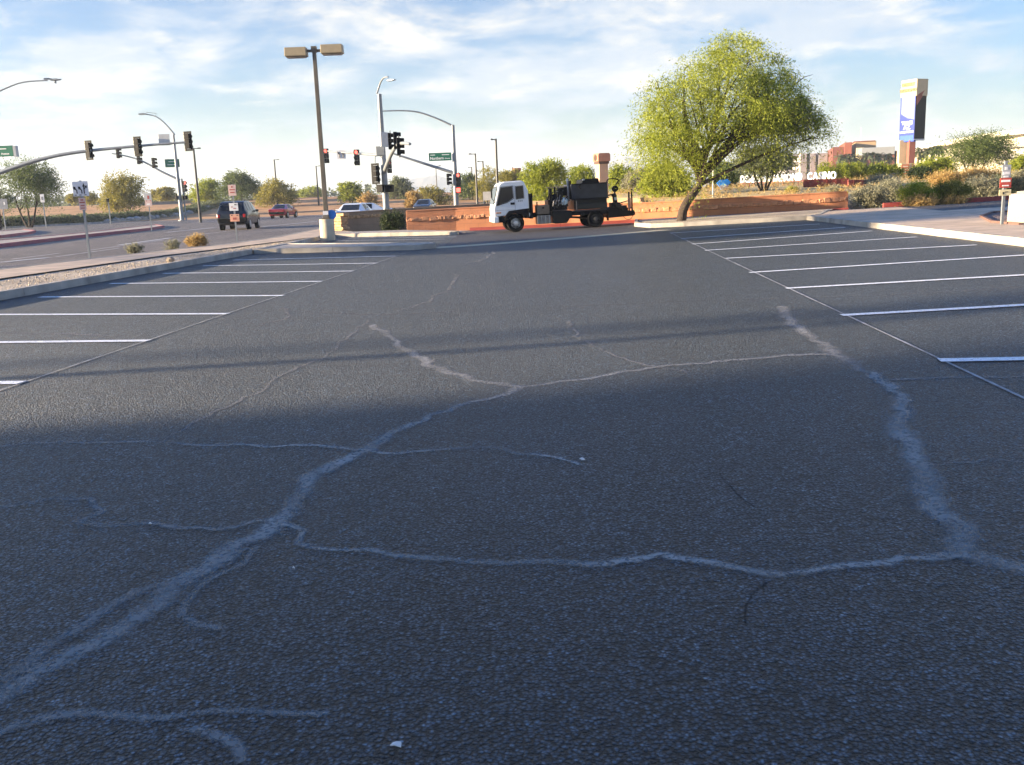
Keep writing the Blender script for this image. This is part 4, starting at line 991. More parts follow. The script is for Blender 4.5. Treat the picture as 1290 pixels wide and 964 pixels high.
car('suv', 'dark blue sport utility car driving away on the street behind the three panel sign', p.x-.35, 58.5, -.03, R(4), SUVST, mat('dark_blue_car_paint', (.011, .014, .019), .25, .1, 3, coat=.3), gh=(3, 6), hatch=(1, 2))
p = at(369, 273.5)
car('sedan', 'red sedan farther up the street, seen from behind', p.x-.3, 101, -.03, R(-6), SEDST, mat('red_car_paint', (.42, .015, .03), .2, .08, 3, coat=.8), gh=(3, 5), hatch=(2, 3), wr=.33)
WC = mat('white_car_paint', (.70, .72, .72), .25, .05, 3, coat=.6)
p = atY(448, 262, 62); car('sedan', 'white car behind the tan wall, only its roof and windows showing above it', p.x+.1, 64, -.12, R(176), SEDST, WC, gh=(3, 5), hatch=(2, 3), wr=.33)
p = atY(473, 262, 66); car('sedan', 'white sedan turned sideways behind the tan wall, beside the thick signal pole', p.x+.9, 69, -.12, R(95), SEDST, WC, gh=(3, 5), hatch=(2, 3), wr=.33)
p = atY(540, 260, 100); car('sedan', 'small dark car far behind the tan wall, right of the thick signal pole', p.x, 100, -.03, R(175), SEDST, mat('charcoal_car_paint', (.03, .032, .035), .25, .1, 3, coat=.6), gh=(3, 5), hatch=(2, 3), wr=.33)

# ------------------------------------------------------------------ the truck
A_, B_ = at(650.5, 292.5), at(750.5, 286.5)
hd = math.atan2(B_.y-A_.y, B_.x-A_.x); u0 = .89; slope = (G(B_.x)-G(A_.x))/(B_-A_).xy.length
tr = thing('work_truck', 'white cab-over crack sealing truck with a black tank and machinery, parked along the red wall', 'truck', (A_.x-u0*math.cos(hd), A_.y-u0*math.sin(hd), A_.z-u0*slope), hd)
tr.rotation_euler = (0, -math.atan(slope), hd)
WT = 1.85            # overall width; near side is local y = 0, u runs from front bumper to tail
TB = mat('black_truck_steel', (.0055, .0055, .0062), .55, .3, 5, spec=.2); TG = mat('dark_grey_tank_paint', (.034, .037, .045), .5, .3, 3, spec=.3); TK = mat('oily_black', (.004, .004, .0045), .4, .3, 8, spec=.3)
CABW = mat('cab_white_paint', (.74, .76, .76), .28, .03, 3, coat=.5); STEELB = mat('toolbox_steel', (.20, .19, .18), .4, .25, 6, metal=.5); BRN = mat('brown_box_paint', (.17, .13, .09), .7, .2, 6)
def P(nm, m, fn, parent=None, bevel=.015, smooth=False, label=None):
    mb = MB(); fn(mb); o = mb.build(nm, m, parent or tr, bevel=bevel, smooth=smooth)
    if label: o['label'] = label
    return o
cab = P('cab', CABW, lambda m: m.prism([(.03, .66), (.02, .95), (.06, 1.12), (.26, 1.86), (.34, 1.97), (.50, 2.02), (1.18, 2.03), (1.30, 1.98), (1.46, 1.60), (1.47, .90), (1.36, .86), (.62, .82), (.50, .66)], .03, WT-.03), bevel=.045)
P('bumper', CABW, lambda m: m.box((.10, WT/2, .53), (.22, WT, .25)), bevel=.04)
P('bumper_step', TB, lambda m: m.box((.36, WT/2, .52), (.30, WT-.1, .22)))
P('windscreen', GLASS, lambda m: m.add([(.055, .12, 1.14), (.055, WT-.12, 1.14), (.245, WT-.16, 1.82), (.245, .16, 1.82), (.03, .12, 1.146), (.03, WT-.12, 1.146), (.22, WT-.16, 1.826), (.22, .16, 1.826)], [(0, 1, 2, 3), (7, 6, 5, 4), (0, 4, 5, 1), (2, 6, 7, 3), (0, 3, 7, 4), (1, 5, 6, 2)]), bevel=0)
for yy, s in ((.03, -1), (WT-.03, 1)):
    P('door_window', GLASS, lambda m: m.prism([(.17, 1.10), (.22, 1.28), (.36, 1.79), (.82, 1.82), (.84, 1.36), (.60, 1.22)], yy-.008, yy+.008), bevel=0)
    P('quarter_window', GLASS, lambda m: m.prism([(.96, 1.32), (.96, 1.80), (1.24, 1.82), (1.26, 1.34)], yy-.008, yy+.008), bevel=0)
    P('window_seal', TB, lambda m: [m.tube([(a, yy+s*.008, b) for a, b in L_], .012, 5) for L_ in ([(.15, 1.08), (.20, 1.28), (.35, 1.81), (.84, 1.84), (.86, 1.34), (.60, 1.20), (.15, 1.08)], [(.945, 1.305), (.945, 1.815), (1.25, 1.835), (1.275, 1.325), (.945, 1.305)])], bevel=0)
    P('door_handle', TB, lambda m: m.box((.80, yy+s*.012, 1.14), (.17, .03, .09)))
    P('door_seam', mat('seam_grey', (.22, .22, .22), .6), lambda m: [m.box((.90, yy+s*.002, 1.36), (.012, .006, 1.0)), m.box((.5, yy+s*.002, .90), (.8, .006, .010))], bevel=0)
    P('marker_light', mat('amber_lens', (.55, .22, .06), .3), lambda m: m.box((.22, yy+s*.008, .80), (.20, .02, .05)))
    P('fender', TB, lambda m: m.prism([(.44, .50), (.50, .70), (.64, .86), (1.14, .90), (1.45, .92), (1.45, .55), (1.30, .52), (1.22, .62), (1.10, .74), (.78, .74), (.62, .62), (.56, .48)], yy-.02, yy+.05), bevel=.01)
P('mirror', TB, lambda m: [m.tube([(.22, .03, 1.85), (-.02, -.10, 1.78), (-.04, -.10, 1.40), (.1, .03, 1.2)], .015, 6), m.box((-.04, -.10, 1.58), (.05, .14, .34))])
P('cab_rear_panel', TB, lambda m: m.box((1.56, WT/2, 1.0), (.14, WT-.2, 1.0)))
P('cab_lettering', mat('grey_decal', (.30, .32, .33), .5), lambda m: [m.box((1.05+.07*k, .026, 1.23), (.045, .006, .06)) for k in range(3)], bevel=0)
P('air_tank', mat('pale_grey_paint', (.45, .46, .46), .4, .1), lambda m: m.lathe([(.10, .02), (.13, .05), (.13, .40), (.10, .43)], (1.37, 0, .66), 'y', 20), smooth=True)
def wheel(u, y, r, dark):
    w_ = P('wheel', TYRE, lambda m: m.lathe([(r*.58, -.10), (r*.9, -.115), (r, -.07), (r, .07), (r*.9, .115), (r*.58, .10)], (u, y, r), 'y', 28), smooth=True)
    s = -1 if y < WT/2 else 1
    P('rim', DRIM if dark else RIM, lambda m: m.lathe([(r*.60, s*.10), (r*.52, s*.06), (r*.30, s*.05), (r*.26, s*.11), (r*.10, s*.12)], (u, y, r), 'y', 24), w_, smooth=True, bevel=0)
    P('rim_hole', TB, lambda m: [m.disc((u+r*.42*math.cos(k*math.pi/3), y+s*.058, r+r*.42*math.sin(k*math.pi/3)), r*.075, .02, 'y', 10) for k in range(6)], w_, bevel=0)
wheel(.89, .14, .355, False); wheel(.89, WT-.14, .355, False); wheel(4.19, .13, .345, True); wheel(4.19, WT-.13, .345, True)
P('chassis', TB, lambda m: [m.box((3.2, .5, .62), (4.9, .10, .18)), m.box((3.2, WT-.5, .62), (4.9, .10, .18))]+[m.box((1.4+k*.9, WT/2, .62), (.08, .8, .12)) for k in range(5)])
P('drive_shaft', mat('rusty_bar', (.16, .11, .08), .7), lambda m: m.tube([(2.9, WT/2, .48), (4.19, WT/2, .36)], .05, 8)); P('rear_axle', TB, lambda m: m.tube([(4.19, .2, .345), (4.19, WT-.2, .345)], .08, 10))
bx_ = P('tool_box', BRN, lambda m: m.box((2.04, .35, .83), (.50, .62, .36)), label='upper brown tool box'); P('latch', TB, lambda m: m.box((2.04, .03, .9), (.08, .02, .06)), bx_)
bx_ = P('tool_box', STEELB, lambda m: m.box((2.06, .33, .43), (.56, .60, .34)), label='lower bare steel tool box'); P('box_ribs', GALV, lambda m: [m.box((1.80+k*.16, .02, .43), (.03, .03, .34)) for k in range(4)], bx_, bevel=.004)
P('side_frame', TB, lambda m: [m.box((1.80, .10, .9), (.05, .05, .5)), m.box((2.32, .10, .9), (.05, .05, .6))])
P('under_tank', TK, lambda m: m.prism([(2.40, .74), (2.42, .30), (2.52, .24), (3.0, .24), (3.12, .42), (3.22, .46), (3.22, .74)], .06, WT-.2), bevel=.03)
def engine(m):
    rg = random.Random(5)
    m.box((2.72, WT/2, .98), (.80, .9, .44)); m.box((2.40, .35, 1.2), (.10, .3, .9)); m.box((2.55, .5, 1.26), (.22, .4, .3)); m.box((2.80, .4, 1.34), (.20, .4, .34))
    for k in range(12):
        x, z = rg.uniform(2.38, 3.0), rg.uniform(.85, 1.3); m.tube([(x, .10, z), (x+rg.uniform(-.2, .2), .08, z+rg.uniform(.1, .35)), (x+rg.uniform(-.3, .3), .2, z+rg.uniform(.0, .4))], rg.uniform(.015, .04), 6)
    for k in range(7): m.disc((rg.uniform(2.45, 3.0), .12, rg.uniform(.85, 1.2)), rg.uniform(.05, .10), .1, 'y', 12)
    m.box((2.58, .3, 1.55), (.06, .06, .3)); m.box((2.76, .35, 1.5), (.05, .05, .3))
P('pump_engine', TK, engine)
P('pipework', mat('dull_pipe_steel', (.22, .22, .23), .4, .3, 9, metal=.6), lambda m: [m.tube([(2.44+k*.11, .04, .95+.06*(k % 2)), (2.48+k*.11, .03, 1.15), (2.56+k*.10, .08, 1.22+.08*(k % 3))], .016, 6) for k in range(5)]+[m.disc((2.55+.13*k, .05, 1.05+.1*(k % 2)), .04, .04, 'y', 12) for k in range(3)])
P('engine_canopy', mat('sandy_cover', (.42, .30, .18), .6, .2), lambda m: [m.box((2.78, WT/2, 1.70), (.78, .9, .03))])
P('canopy_post', TB, lambda m: [m.box((2.38+k*.37, .48, 1.32), (.04, .04, .76)) for k in range(3)])
P('dark_panel', TB, lambda m: m.box((2.95, .45, 1.50), (.30, .05, .34)))
P('round_tank', mat('pale_blue_tank', (.48, .60, .64), .4, .08, 5), lambda m: m.lathe([(.05, -.06), (.14, -.03), (.17, .04), (.17, .40), (.12, .46)], (2.92, .10, 1.10), 'y', 24), smooth=True)
P('exhaust_stack', mat('dull_pipe_steel', (.2, .2, .2)), lambda m: m.tube([(3.14, .30, 1.1), (3.14, .30, 1.92)], [.05, .05], 10), smooth=True); P('stack_cap', mat('pale_grey_paint', (.45, .46, .46)), lambda m: m.tube([(3.135, .30, 1.78), (3.12, .30, 2.02)], .045, 8))
P('stack_guard', TB, lambda m: m.box((3.22, .35, 1.55), (.06, .3, .74)))
P('hopper', TG, lambda m: m.prism([(3.27, 1.16), (3.20, 1.72), (3.24, 1.78), (4.66, 1.78), (4.72, 1.74), (4.74, 1.20), (4.70, 1.16)], .05, WT-.05), bevel=.02)
P('hopper_rib', TB, lambda m: [m.box((3.98, .03, 1.165), (1.56, .06, .05)), m.box((3.98, .03, 1.765), (1.5, .04, .04))])
P('hopper_chute', TK, lambda m: m.prism([(3.34, 1.14), (4.70, 1.14), (4.70, .74), (3.34, .74)], .16, WT-.16))
P('side_panel', mat('black_green_steel', (.006, .010, .011), .4, .2, 4), lambda m: m.box((4.02, .09, .86), (1.34, .06, .24)))
P('side_rail', TG, lambda m: [m.box((4.0, .03, .70), (1.52, .08, .05)), m.box((3.42, .04, .9), (.05, .06, .42))])
P('hopper_lid', TB, lambda m: m.prism([(3.72, 1.78), (3.74, 1.92), (3.80, 1.95), (4.36, 1.97), (4.40, 1.94), (4.42, 1.78)], .25, WT-.25)); P('lid_latch', mat('pale_grey_paint', (.4, .4, .4)), lambda m: m.box((3.78, .24, 1.93), (.10, .05, .06)))
P('lid_handle', TB, lambda m: m.tube([(3.62, .04, 1.74), (3.52, .0, 1.66), (3.60, .0, 1.56)], .025, 6))
P('bed_skirt', TB, lambda m: m.box((3.75, WT/2, .60), (1.9, WT-.25, .16)))
P('rear_deck', TB, lambda m: [m.prism([(4.74, .76), (4.76, .34), (5.80, .38), (5.80, .58), (5.2, .62), (5.10, .76)], .08, WT-.08)])
def mach(m):
    rg = random.Random(9)
    m.box((5.05, .4, .80), (.34, .4, .30)); m.tube([(5.08, .3, .9), (5.06, .3, 1.20), (5.0, .3, 1.30)], .10, 10); m.box((5.30, .5, .70), (.5, .5, .22)); m.disc((5.16, .16, .82), .12, .14, 'y', 14)
    for k in range(8): m.tube([(rg.uniform(4.9, 5.4), .12, rg.uniform(.6, .8)), (rg.uniform(4.9, 5.4), .1, rg.uniform(.75, 1.0)), (rg.uniform(5., 5.6), .2, rg.uniform(.6, .9))], .022, 6)
P('sealing_pump', TK, mach)
P('pump_cover', mat('pale_grey_paint', (.4, .4, .4)), lambda m: [m.box((5.07, .18, 1.10), (.12, .06, .12))])
P('gauge', TB, lambda m: [m.disc((5.06, .20, 1.50), .13, .10, 'y', 20), m.tube([(5.06, .25, 1.40), (5.06, .28, 1.15)], .035, 8), m.tube([(4.72, .25, 1.25), (5.0, .25, 1.28)], .03, 6)])
P('hose_boom', TB, lambda m: m.tube(smooth_line([(4.74, .3, 1.5), (4.76, .3, 1.82), (4.84, .3, 1.90), (5.10, .3, 1.90), (5.24, .3, 1.84), (5.18, .3, 1.74), (5.12, .3, 1.66)], .05), .025, 8), smooth=True)
P('tail_post', TB, lambda m: [m.box((5.62, .15, .95), (.06, .06, .80)), m.box((5.74, .15, .98), (.06, .06, .95)), m.box((5.68, .15, .70), (.14, .05, .05)), m.tube([(5.25, .15, .92), (5.62, .15, 1.0)], .025, 6)])
P('tail_rag', mat('faded_pink_cloth', (.30, .17, .14), .9, .2), lambda m: m.box((5.62, .10, .90), (.12, .02, .42)), bevel=0)
P('tail_bar', TB, lambda m: [m.box((5.80, WT/2, .48), (.08, WT-.1, .14)), m.box((5.84, .3, .56), (.04, .1, .1))])
P('hose', TB, lambda m: m.tube(smooth_line([(5.35, .12, .36), (5.5, .06, .24), (5.66, .08, .26), (5.76, .12, .40)], .05), .012, 6), bevel=0)
P('mud_flap', TB, lambda m: [m.box((4.72, .2, .42), (.02, .34, .36))], bevel=0)

# ------------------------------------------------------------------ casino letters, diamond sign
Yl = 64
a, b = atY(933, 230.6, 67), atY(1053.5, 225.8, 60.5); zr = T(a.x, Yl); hL = .50
ls = thing('letter_sign', 'white standing letters spelling DESERT DIAMOND CASINO on the dry bank behind the tree', 'letter sign', a)
dirv = (b-a); Lw = dirv.length; text = 'DESERT DIAMOND CASINO'; mets = []
for c in text:
    if c == ' ': mets.append((None, .30)); continue
    o = text_part(c, 1., WINK, ls, (0, 0, 0), extrude=.05, bold=.028, name='letter', align='LEFT')
    v = np.array([q.co[:] for q in o.data.vertices]); o.data.transform(Matrix.Translation((-v[:, 0].min(), 0, -v[:, 2].min())))
    o.data.transform(Matrix.Diagonal((hL/(v[:, 2].max()-v[:, 2].min())*.82, 1, hL/(v[:, 2].max()-v[:, 2].min()), 1))); mets.append((o, (v[:, 0].max()-v[:, 0].min())*hL/(v[:, 2].max()-v[:, 2].min())*.82))
tot = sum(w_ for _, w_ in mets); gap_ = (Lw-tot)/(len(mets)-1); x = 0
for o, w_ in mets:
    if o: o.location = dirv*(x/Lw); o.rotation_euler = (0, 0, math.atan2(dirv.y, dirv.x))
    x += w_+gap_
mb = MB(); d_ = dirv.normalized()
for i in range(20): q = dirv*(i/19); mb.tube([q+Vector((0, .09, .0)), q+Vector((0, .09, -1.2))], .03, 6)
dy_ = dirv.y; mb.add([(0, .07, -.05), (dirv.x, dy_+.07, dirv.z-.05), (dirv.x, dy_+.07, dirv.z+.0), (0, .07, .0), (0, .12, -.05), (dirv.x, dy_+.12, dirv.z-.05), (dirv.x, dy_+.12, dirv.z), (0, .12, 0)], [(0, 1, 2, 3), (7, 6, 5, 4), (3, 2, 6, 7), (0, 4, 5, 1)])
mb.build('support_frame', mat('dark_red_rib', (.17, .04, .032)), ls)
c = atY(911.5, 233, 60); ds = thing('diamond_sign', 'blue diamond shaped sign on a thin post, left of the white letters', 'sign', (c.x, 60, T(c.x, 60)))
k = ppm(60); cz = c.z-T(c.x, 60); s_ = 9/k
mb = MB(); mb.prism([(-s_, cz+.12), (-s_*.45, cz+s_*.7), (0, cz+.30), (s_*.55, cz+s_*.75), (s_, cz+.15), (0, cz-s_)], -.06, .06); dp = mb.build('diamond_panel', BLUE, ds, bevel=.02)
mb = MB(); mb.prism([(-s_*.45, cz+.02), (0, cz-s_*.55), (s_*.45, cz+.02), (0, cz+.12)], -.075, -.055); mb.build('inner_facet', mat('light_blue_face', (.12, .42, .75), .4), dp)
for s in (-.35, .35):
    mb = MB(); mb.tube([(s*s_, .05, -.3), (s*s_, .05, cz)], .025, 6); mb.build('leg', GALV, ds)
c = atY(898, 262, 50); pp_ = thing('slim_post', 'pale slim post behind the red wall, left of the blue diamond sign', 'post', (c.x, 50, T(c.x, 50)))
hh = atY(897, 205, 50).z-T(c.x, 50); mb = MB(); mb.tube([(0, 0, -.2), (0, 0, hh)], [.05, .035], 8); mb.build('shaft', mat('pale_post', (.5, .5, .42), .6), pp_); mb = MB(); mb.lathe([(.05, 0), (.06, .05), (.02, .09)], (0, 0, hh), 'z', 10); mb.build('post_cap', GALV, pp_)

# ------------------------------------------------------------------ tower sign with screens
Yt = 130; kt = ppm(Yt); c = atY(1142, 226, Yt); zb = T(c.x, Yt)
tw_ = thing('tower_sign', 'tall casino tower sign with lit blue and dark screens under a cream top', 'tower sign', (c.x, Yt, zb))
def tz(py, px=1148): return atY(px, py, Yt).z-zb
def tx(px, py=150): return atY(px, py, Yt).x-c.x
CREAM = mat('cream_stucco', (.50, .41, .25), .8, .06, 1.5, .2, 20); RBR = mat('red_brown_stucco', (.27, .09, .06), .8, .1, 1.5, .2, 20)
ex = tx(1152.5); z0, z1 = tz(178.5), tz(118)     # the near edge where both screens meet
L1 = Vector((-.44, .90, 0))*2.5; L2 = Vector((.92, .36, 0))*1.9; E0 = Vector((ex, 0, 0))
zp = tz(213)
def cream_post(m): m.box((tx(1141.5, 195)+.3, 1.9, (z0-1)/2), (1.25, .8, z0+1.6))
mb = MB(); cream_post(mb); mb.build('cream_post', CREAM, tw_, bevel=.03)
mb = MB(); mb.box((tx(1150, 195)+.1, .9, (z0-1)/2), (.85, .8, z0+1.5)); mb.build('red_post', RBR, tw_, bevel=.03)
def slab(mb, Ld, zA, zB, t, off=.0):
    n = Vector((Ld.y, -Ld.x, 0)).normalized()*(1 if Ld.x > 0 else -1); p0, p1 = E0+n*off, E0+Ld+n*off
    V = [p0, p1, p1-n*t, p0-n*t]; mb.add([v+Vector((0, 0, zA)) for v in V]+[v+Vector((0, 0, zB)) for v in V], [(0, 1, 2, 3), (7, 6, 5, 4), (0, 4, 5, 1), (1, 5, 6, 2), (2, 6, 7, 3), (3, 7, 4, 0)]); return n
SCR = mat('screen_blue', (.012, .03, .20), .3, .25, .5, emit=.10); SCL = mat('screen_lilac', (.13, .17, .42), .3, .25, .6, emit=.10); SCD = mat('dark_screen', (.004, .0045, .005), .5, .1, 3, spec=.15); SCW = mat('screen_white', (.6, .63, .75), .3, .03, emit=.08)
mb = MB(); n1 = slab(mb, L1, z0, z1, .4); sc = mb.build('lit_screen', SCR, tw_)
u1 = L1.normalized()*-1; rz1 = math.atan2(u1.y, u1.x)
def onS(t, z, off=.012): return E0+L1*(1-t)+n1*off+Vector((0, 0, z0+(z1-z0)*z))
mb = MB()
def spoly(mb, pts, off, th=.01):
    V = [onS(a_, b_, off) for a_, b_ in pts]; n = len(V); mb.add(V+[v-n1*th for v in V], [tuple(range(n)), tuple(range(2*n-1, n-1, -1))]+[(i, (i+1) % n, (i+1) % n+n, i+n) for i in range(n)])
spoly(mb, [(.08, .60), (.08, .96), (.96, .96), (.96, .46), (.52, .50)], .012); mb.build('screen_picture', SCL, sc)
mb = MB(); spoly(mb, [(.05, .02), (.95, .02), (.95, .14), (.05, .14)], .012); mb.build('screen_band', mat('screen_sky', (.03, .10, .34), .3, .2, 1, emit=.1), sc)
for s_t, zz, sz in (('THREE', .40, .62), ('AZ', .31, .85), ('LOCATIONS', .21, .40)):
    text_part(s_t, sz, SCW, sc, onS(.5, zz, .03), rz=rz1, extrude=.004, bold=.03)
mb = MB(); n2 = slab(mb, L2, z0+.15, z1+.4, .4); sd = mb.build('dark_screen', SCD, tw_)
mb = MB(); n2 = slab(mb, L2*.96, z0+.22, z0+.34, .02, .015); mb.build('screen_label', WINK, sd)
mb = MB(); q = [E0+L1*.15+L2*.15, E0+L2*.8+L1*.15, E0+L1*.85+L2*.7, E0+L1*.85+L2*.15]; mb.add([v+Vector((0, 0, z0+.2)) for v in q]+[v+Vector((0, 0, z1)) for v in q], [(0, 1, 2, 3), (7, 6, 5, 4), (0, 4, 5, 1), (1, 5, 6, 2), (2, 6, 7, 3), (3, 7, 4, 0)]); mb.build('core', BLACK, tw_)
# cream head box with rows of letters, wedge on the right
zt0, zt1 = tz(120), tz(99.5)
mb = MB(); q = [E0+L1*1.02, E0+n1*.1+Vector((.1, -.1, 0)), E0+L2*1.05+Vector((0, -.12, 0)), E0+L1*.9+L2*.95]
mb.add([v+Vector((0, 0, zt0-.1)) for v in q]+[v+Vector((0, 0, zt1)) for v in q], [(0, 1, 2, 3), (7, 6, 5, 4), (0, 4, 5, 1), (1, 5, 6, 2), (2, 6, 7, 3), (3, 7, 4, 0)])
hb = mb.build('head_box', CREAM, tw_, bevel=.03)
for s_t, zz, sz in (('DESERT', .70, .62), ('DIAMOND', .34, .56)):
    p_ = (E0+L1*.5)+n1*.10+Vector((0, 0, zt0+(zt1-zt0)*zz)); text_part(s_t, sz, mat('tan_lettering', (.36, .22, .10), .6), hb, p_, rz=rz1, extrude=.05, bold=.02)
mb = MB(); mb.add([E0+Vector((.16, -.14, zt0)), E0+L2*1.02+Vector((0, -.1, zt0+.9)), E0+L2*.93+Vector((0, -.1, zt0+.6)), E0+Vector((.12, -.1, tz(133))), E0+Vector((.3, .3, zt0)), E0+L2*1.0+Vector((0, .4, zt0+.9)), E0+L2*.92+Vector((0, .4, zt0+.6)), E0+Vector((.3, .3, tz(133)))], [(0, 1, 2, 3), (7, 6, 5, 4), (0, 4, 5, 1), (1, 5, 6, 2), (2, 6, 7, 3), (3, 7, 4, 0)])
mb.build('wedge', RBR, hb)
# short cream monument by the foot of the tower
c = atY(1139, 240, 90); ms_ = thing('monument_sign', 'short cream pillar with two small red panels below the tower sign', 'sign', (c.x, 90, T(c.x, 90)))
h_ = atY(1139, 206, 90).z-T(c.x, 90); mb = MB(); mb.box((0, 0, h_/2-.3), (1.0, .5, h_+.6)); mb.box((.35, -.02, h_*.35), (.25, .6, h_*.7)); mb.build('pillar', CREAM, ms_, bevel=.02)
for py in (210, 217):
    zz = atY(1137, py, 90).z-T(c.x, 90); mb = MB(); mb.box((-.1, -.26, zz), (.75, .04, .38)); o = mb.build('red_panel', mat('orange_red_panel', (.50, .16, .08), .6), ms_)
    mb = MB(); mb.box((-.1, -.285, zz), (.5, .01, .10)); mb.build('lettering', mat('cream_ink', (.65, .55, .4)), o)

# ------------------------------------------------------------------ pillars behind the truck
def pillar(px0, px1, pyt, pyc, Y, label, zb_extra=0):
    a_, b_ = atY(px0, pyt, Y), atY(px1, pyt, Y); x_ = (a_.x+b_.x)/2; w_ = b_.x-a_.x; zb_ = T(x_, Y); root = thing('stone_pillar', label, 'pillar', (x_, Y, zb_), R(20))
    h_ = a_.z-zb_; hc = atY(px0, pyc, Y).z-zb_
    mb = MB(); mb.box((0, 0, hc/2-.2), (w_*.78, w_*.78, hc+.4)); mb.build('shaft', mat('pinkish_stucco', (.50, .33, .22), .85, .08, 2, .3, 20), root, bevel=.02)
    mb = MB(); mb.box((0, 0, hc+.09), (w_*.92, w_*.92, .18)); mb.build('neck_moulding', mat('dark_stucco', (.10, .06, .045), .8), root)
    mb = MB(); mb.prism([(-w_*.55, hc+.18), (w_*.55, hc+.18), (w_*.55, h_-.12), (w_*.45, h_), (-w_*.45, h_), (-w_*.55, h_-.12)], -w_*.52, w_*.52); cp_ = mb.build('cap', mat('terracotta_cap', (.42, .20, .13), .85, .12, 3, .4, 20), root, bevel=.03)
    mb = MB(); mb.disc((-w_*.56, 0, hc+.18+(h_-hc)*.35), w_*.25, .06, 'x', 16); mb.build('round_opening', mat('opening_shadow', (.08, .05, .04), .9), cp_)
pillar(750, 765.5, 193.5, 207, 70, 'tan stone pillar with a terracotta cap rising behind the truck tank')
pillar(646, 655, 212, 216.5, 120, 'small distant pillar with a brown cap above the yellow tree by the cab')

# ------------------------------------------------------------------ buildings on the right
def px_box(mb, o0, px0, px1, pyt, pyb, Y, depth, ang=0.):
    a_, b_ = atY(px0, (pyt+pyb)/2, Y), atY(px1, (pyt+pyb)/2, Y); zt = atY((px0+px1)/2, pyt, Y).z; zb_ = atY((px0+px1)/2, pyb, Y).z
    mb.box(((a_.x+b_.x)/2-o0.x, Y+depth/2-o0.y, (zt+zb_)/2-o0.z), (b_.x-a_.x, depth, zt-zb_))
Yb = 260; c = atY(1030, 235, Yb); g = thing('parking_garage', 'pale parking garage with dark open storeys, left of the brown buildings', 'building', (c.x, Yb, T(c.x, Yb)))
o0 = g.location
mb = MB()
for x0, x1 in ((1008, 1016), (1020.5, 1027), (1031, 1042)): px_box(mb, o0, x0, x1, 193.5, 240, Yb, 30)
mb.build('wall', mat('garage_wall', (.50, .47, .42), .85, .1, .1), g)
mb = MB()
for y0, y1 in ((193.5, 196), (203.5, 207), (213, 217), (223, 240)): px_box(mb, o0, 990, 1052, y0, y1, Yb+1.2, 28)
mb.build('floor_slab', mat('garage_slab', (.40, .38, .35), .85, .1, .1), g)
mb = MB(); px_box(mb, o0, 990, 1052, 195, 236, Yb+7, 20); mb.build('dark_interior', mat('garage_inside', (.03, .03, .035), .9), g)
def block(name, label, Y, parts):
    c_ = atY((parts[0][2]+parts[0][3])/2, 235, Y); root = thing(name, label, 'building', (c_.x, Y, T(c_.x, Y)), R(-16))
    for nm, m, x0, x1, y0, y1, dy, dep in parts:
        mb = MB(); px_box(mb, root.location, x0, x1, y0, y1, Y+dy, dep); mb.build(nm, m, root, bevel=.05)
    return root
BT = mat('brown_stucco', (.17, .06, .042), .85, .08, .2); BT2 = mat('rust_stucco', (.24, .075, .045), .85, .08, .2); TS = mat('tan_stucco', (.36, .25, .14), .85, .08, .2); GR = mat('grey_metal_roof', (.26, .27, .27), .5, .08, .2); YS = mat('pale_yellow_stucco', (.58, .50, .30), .85, .06, .2); DS = mat('shade_opening', (.10, .07, .06), .9)
block('casino_building', 'stepped brown and tan casino building with a white mast, behind the bright hedge', 240, [
    ('brown_block', BT, 1049, 1066, 185, 236, 0, 26), ('rust_tower', BT2, 1064.5, 1073, 179.5, 236, -1, 22), ('tan_block', TS, 1073, 1097, 178.5, 236, 2, 26), ('yellow_pier', YS, 1080, 1089, 186.5, 236, -2, 4),
    ('roof_mast', mat('white_mast', (.8, .8, .8)), 1075.5, 1076.3, 162, 179, 5, .2), ('parapet', BT2, 1072.8, 1097.3, 178, 179, 1.7, 27)])
block('low_hall', 'low hall with a grey metal roof between the casino building and the tower sign', 225, [
    ('metal_roof', GR, 1087, 1126, 185.5, 195, 0, 24), ('wall', BT, 1089, 1124, 195, 236, .6, 22), ('window_bay', DS, 1106, 1120, 195.5, 206, .4, 1), ('yellow_wall', YS, 1070, 1077, 201, 210, -4, 3), ('dark_opening', DS, 1082, 1091, 201, 209, .3, 2), ('roof_edge', BT, 1125.5, 1133, 189.5, 236, 2, 20)])
# big arched arena at the right edge
Ya = 280; P_ = [(1128, 196), (1150, 188), (1180, 180.5), (1210, 174.5), (1240, 170), (1270, 166.5), (1300, 164), (1340, 163), (1400, 166), (1460, 175), (1500, 186)]
c = atY(1215, 230, Ya); ar = thing('arena', 'huge pale arena with a long curved roof at the right edge', 'building', (c.x, Ya, T(c.x, Ya))); ar.rotation_euler = (0, 0, R(-40)); o0 = ar.location
top = [atY(a_, b_, Ya)-o0 for a_, b_ in P_]
def arch(mb, d0, y0, y1, zfl):
    n = len(top); V = []
    for yy in (y0, y1):
        V += [Vector((t.x, yy, t.z+d0)) for t in top]+[Vector((t.x, yy, min(zfl, t.z+d0-.2))) for t in top]
    m = 2*n; fs = []
    for i in range(n-1): fs += [(i, i+1, n+i+1, n+i), (m+i, m+n+i, m+n+i+1, m+i+1), (i, m+i, m+i+1, i+1), (n+i, n+i+1, m+n+i+1, m+n+i)]
    fs += [(0, n, m+n, m), (n-1, m+n-1, m+2*n-1, 2*n-1)]; mb.add(V, fs)
ARW = mat('arena_white', (.78, .70, .52), .7, .05, .05)
mb = MB(); arch(mb, -1.4, 0, 90, -3); mb.build('wall', ARW, ar)
n_ = len(top); mb = MB()
V = [Vector((t.x, yy, t.z+dz)) for yy in (-3, 92) for dz in (0, -1.3) for t in top]; fs = []
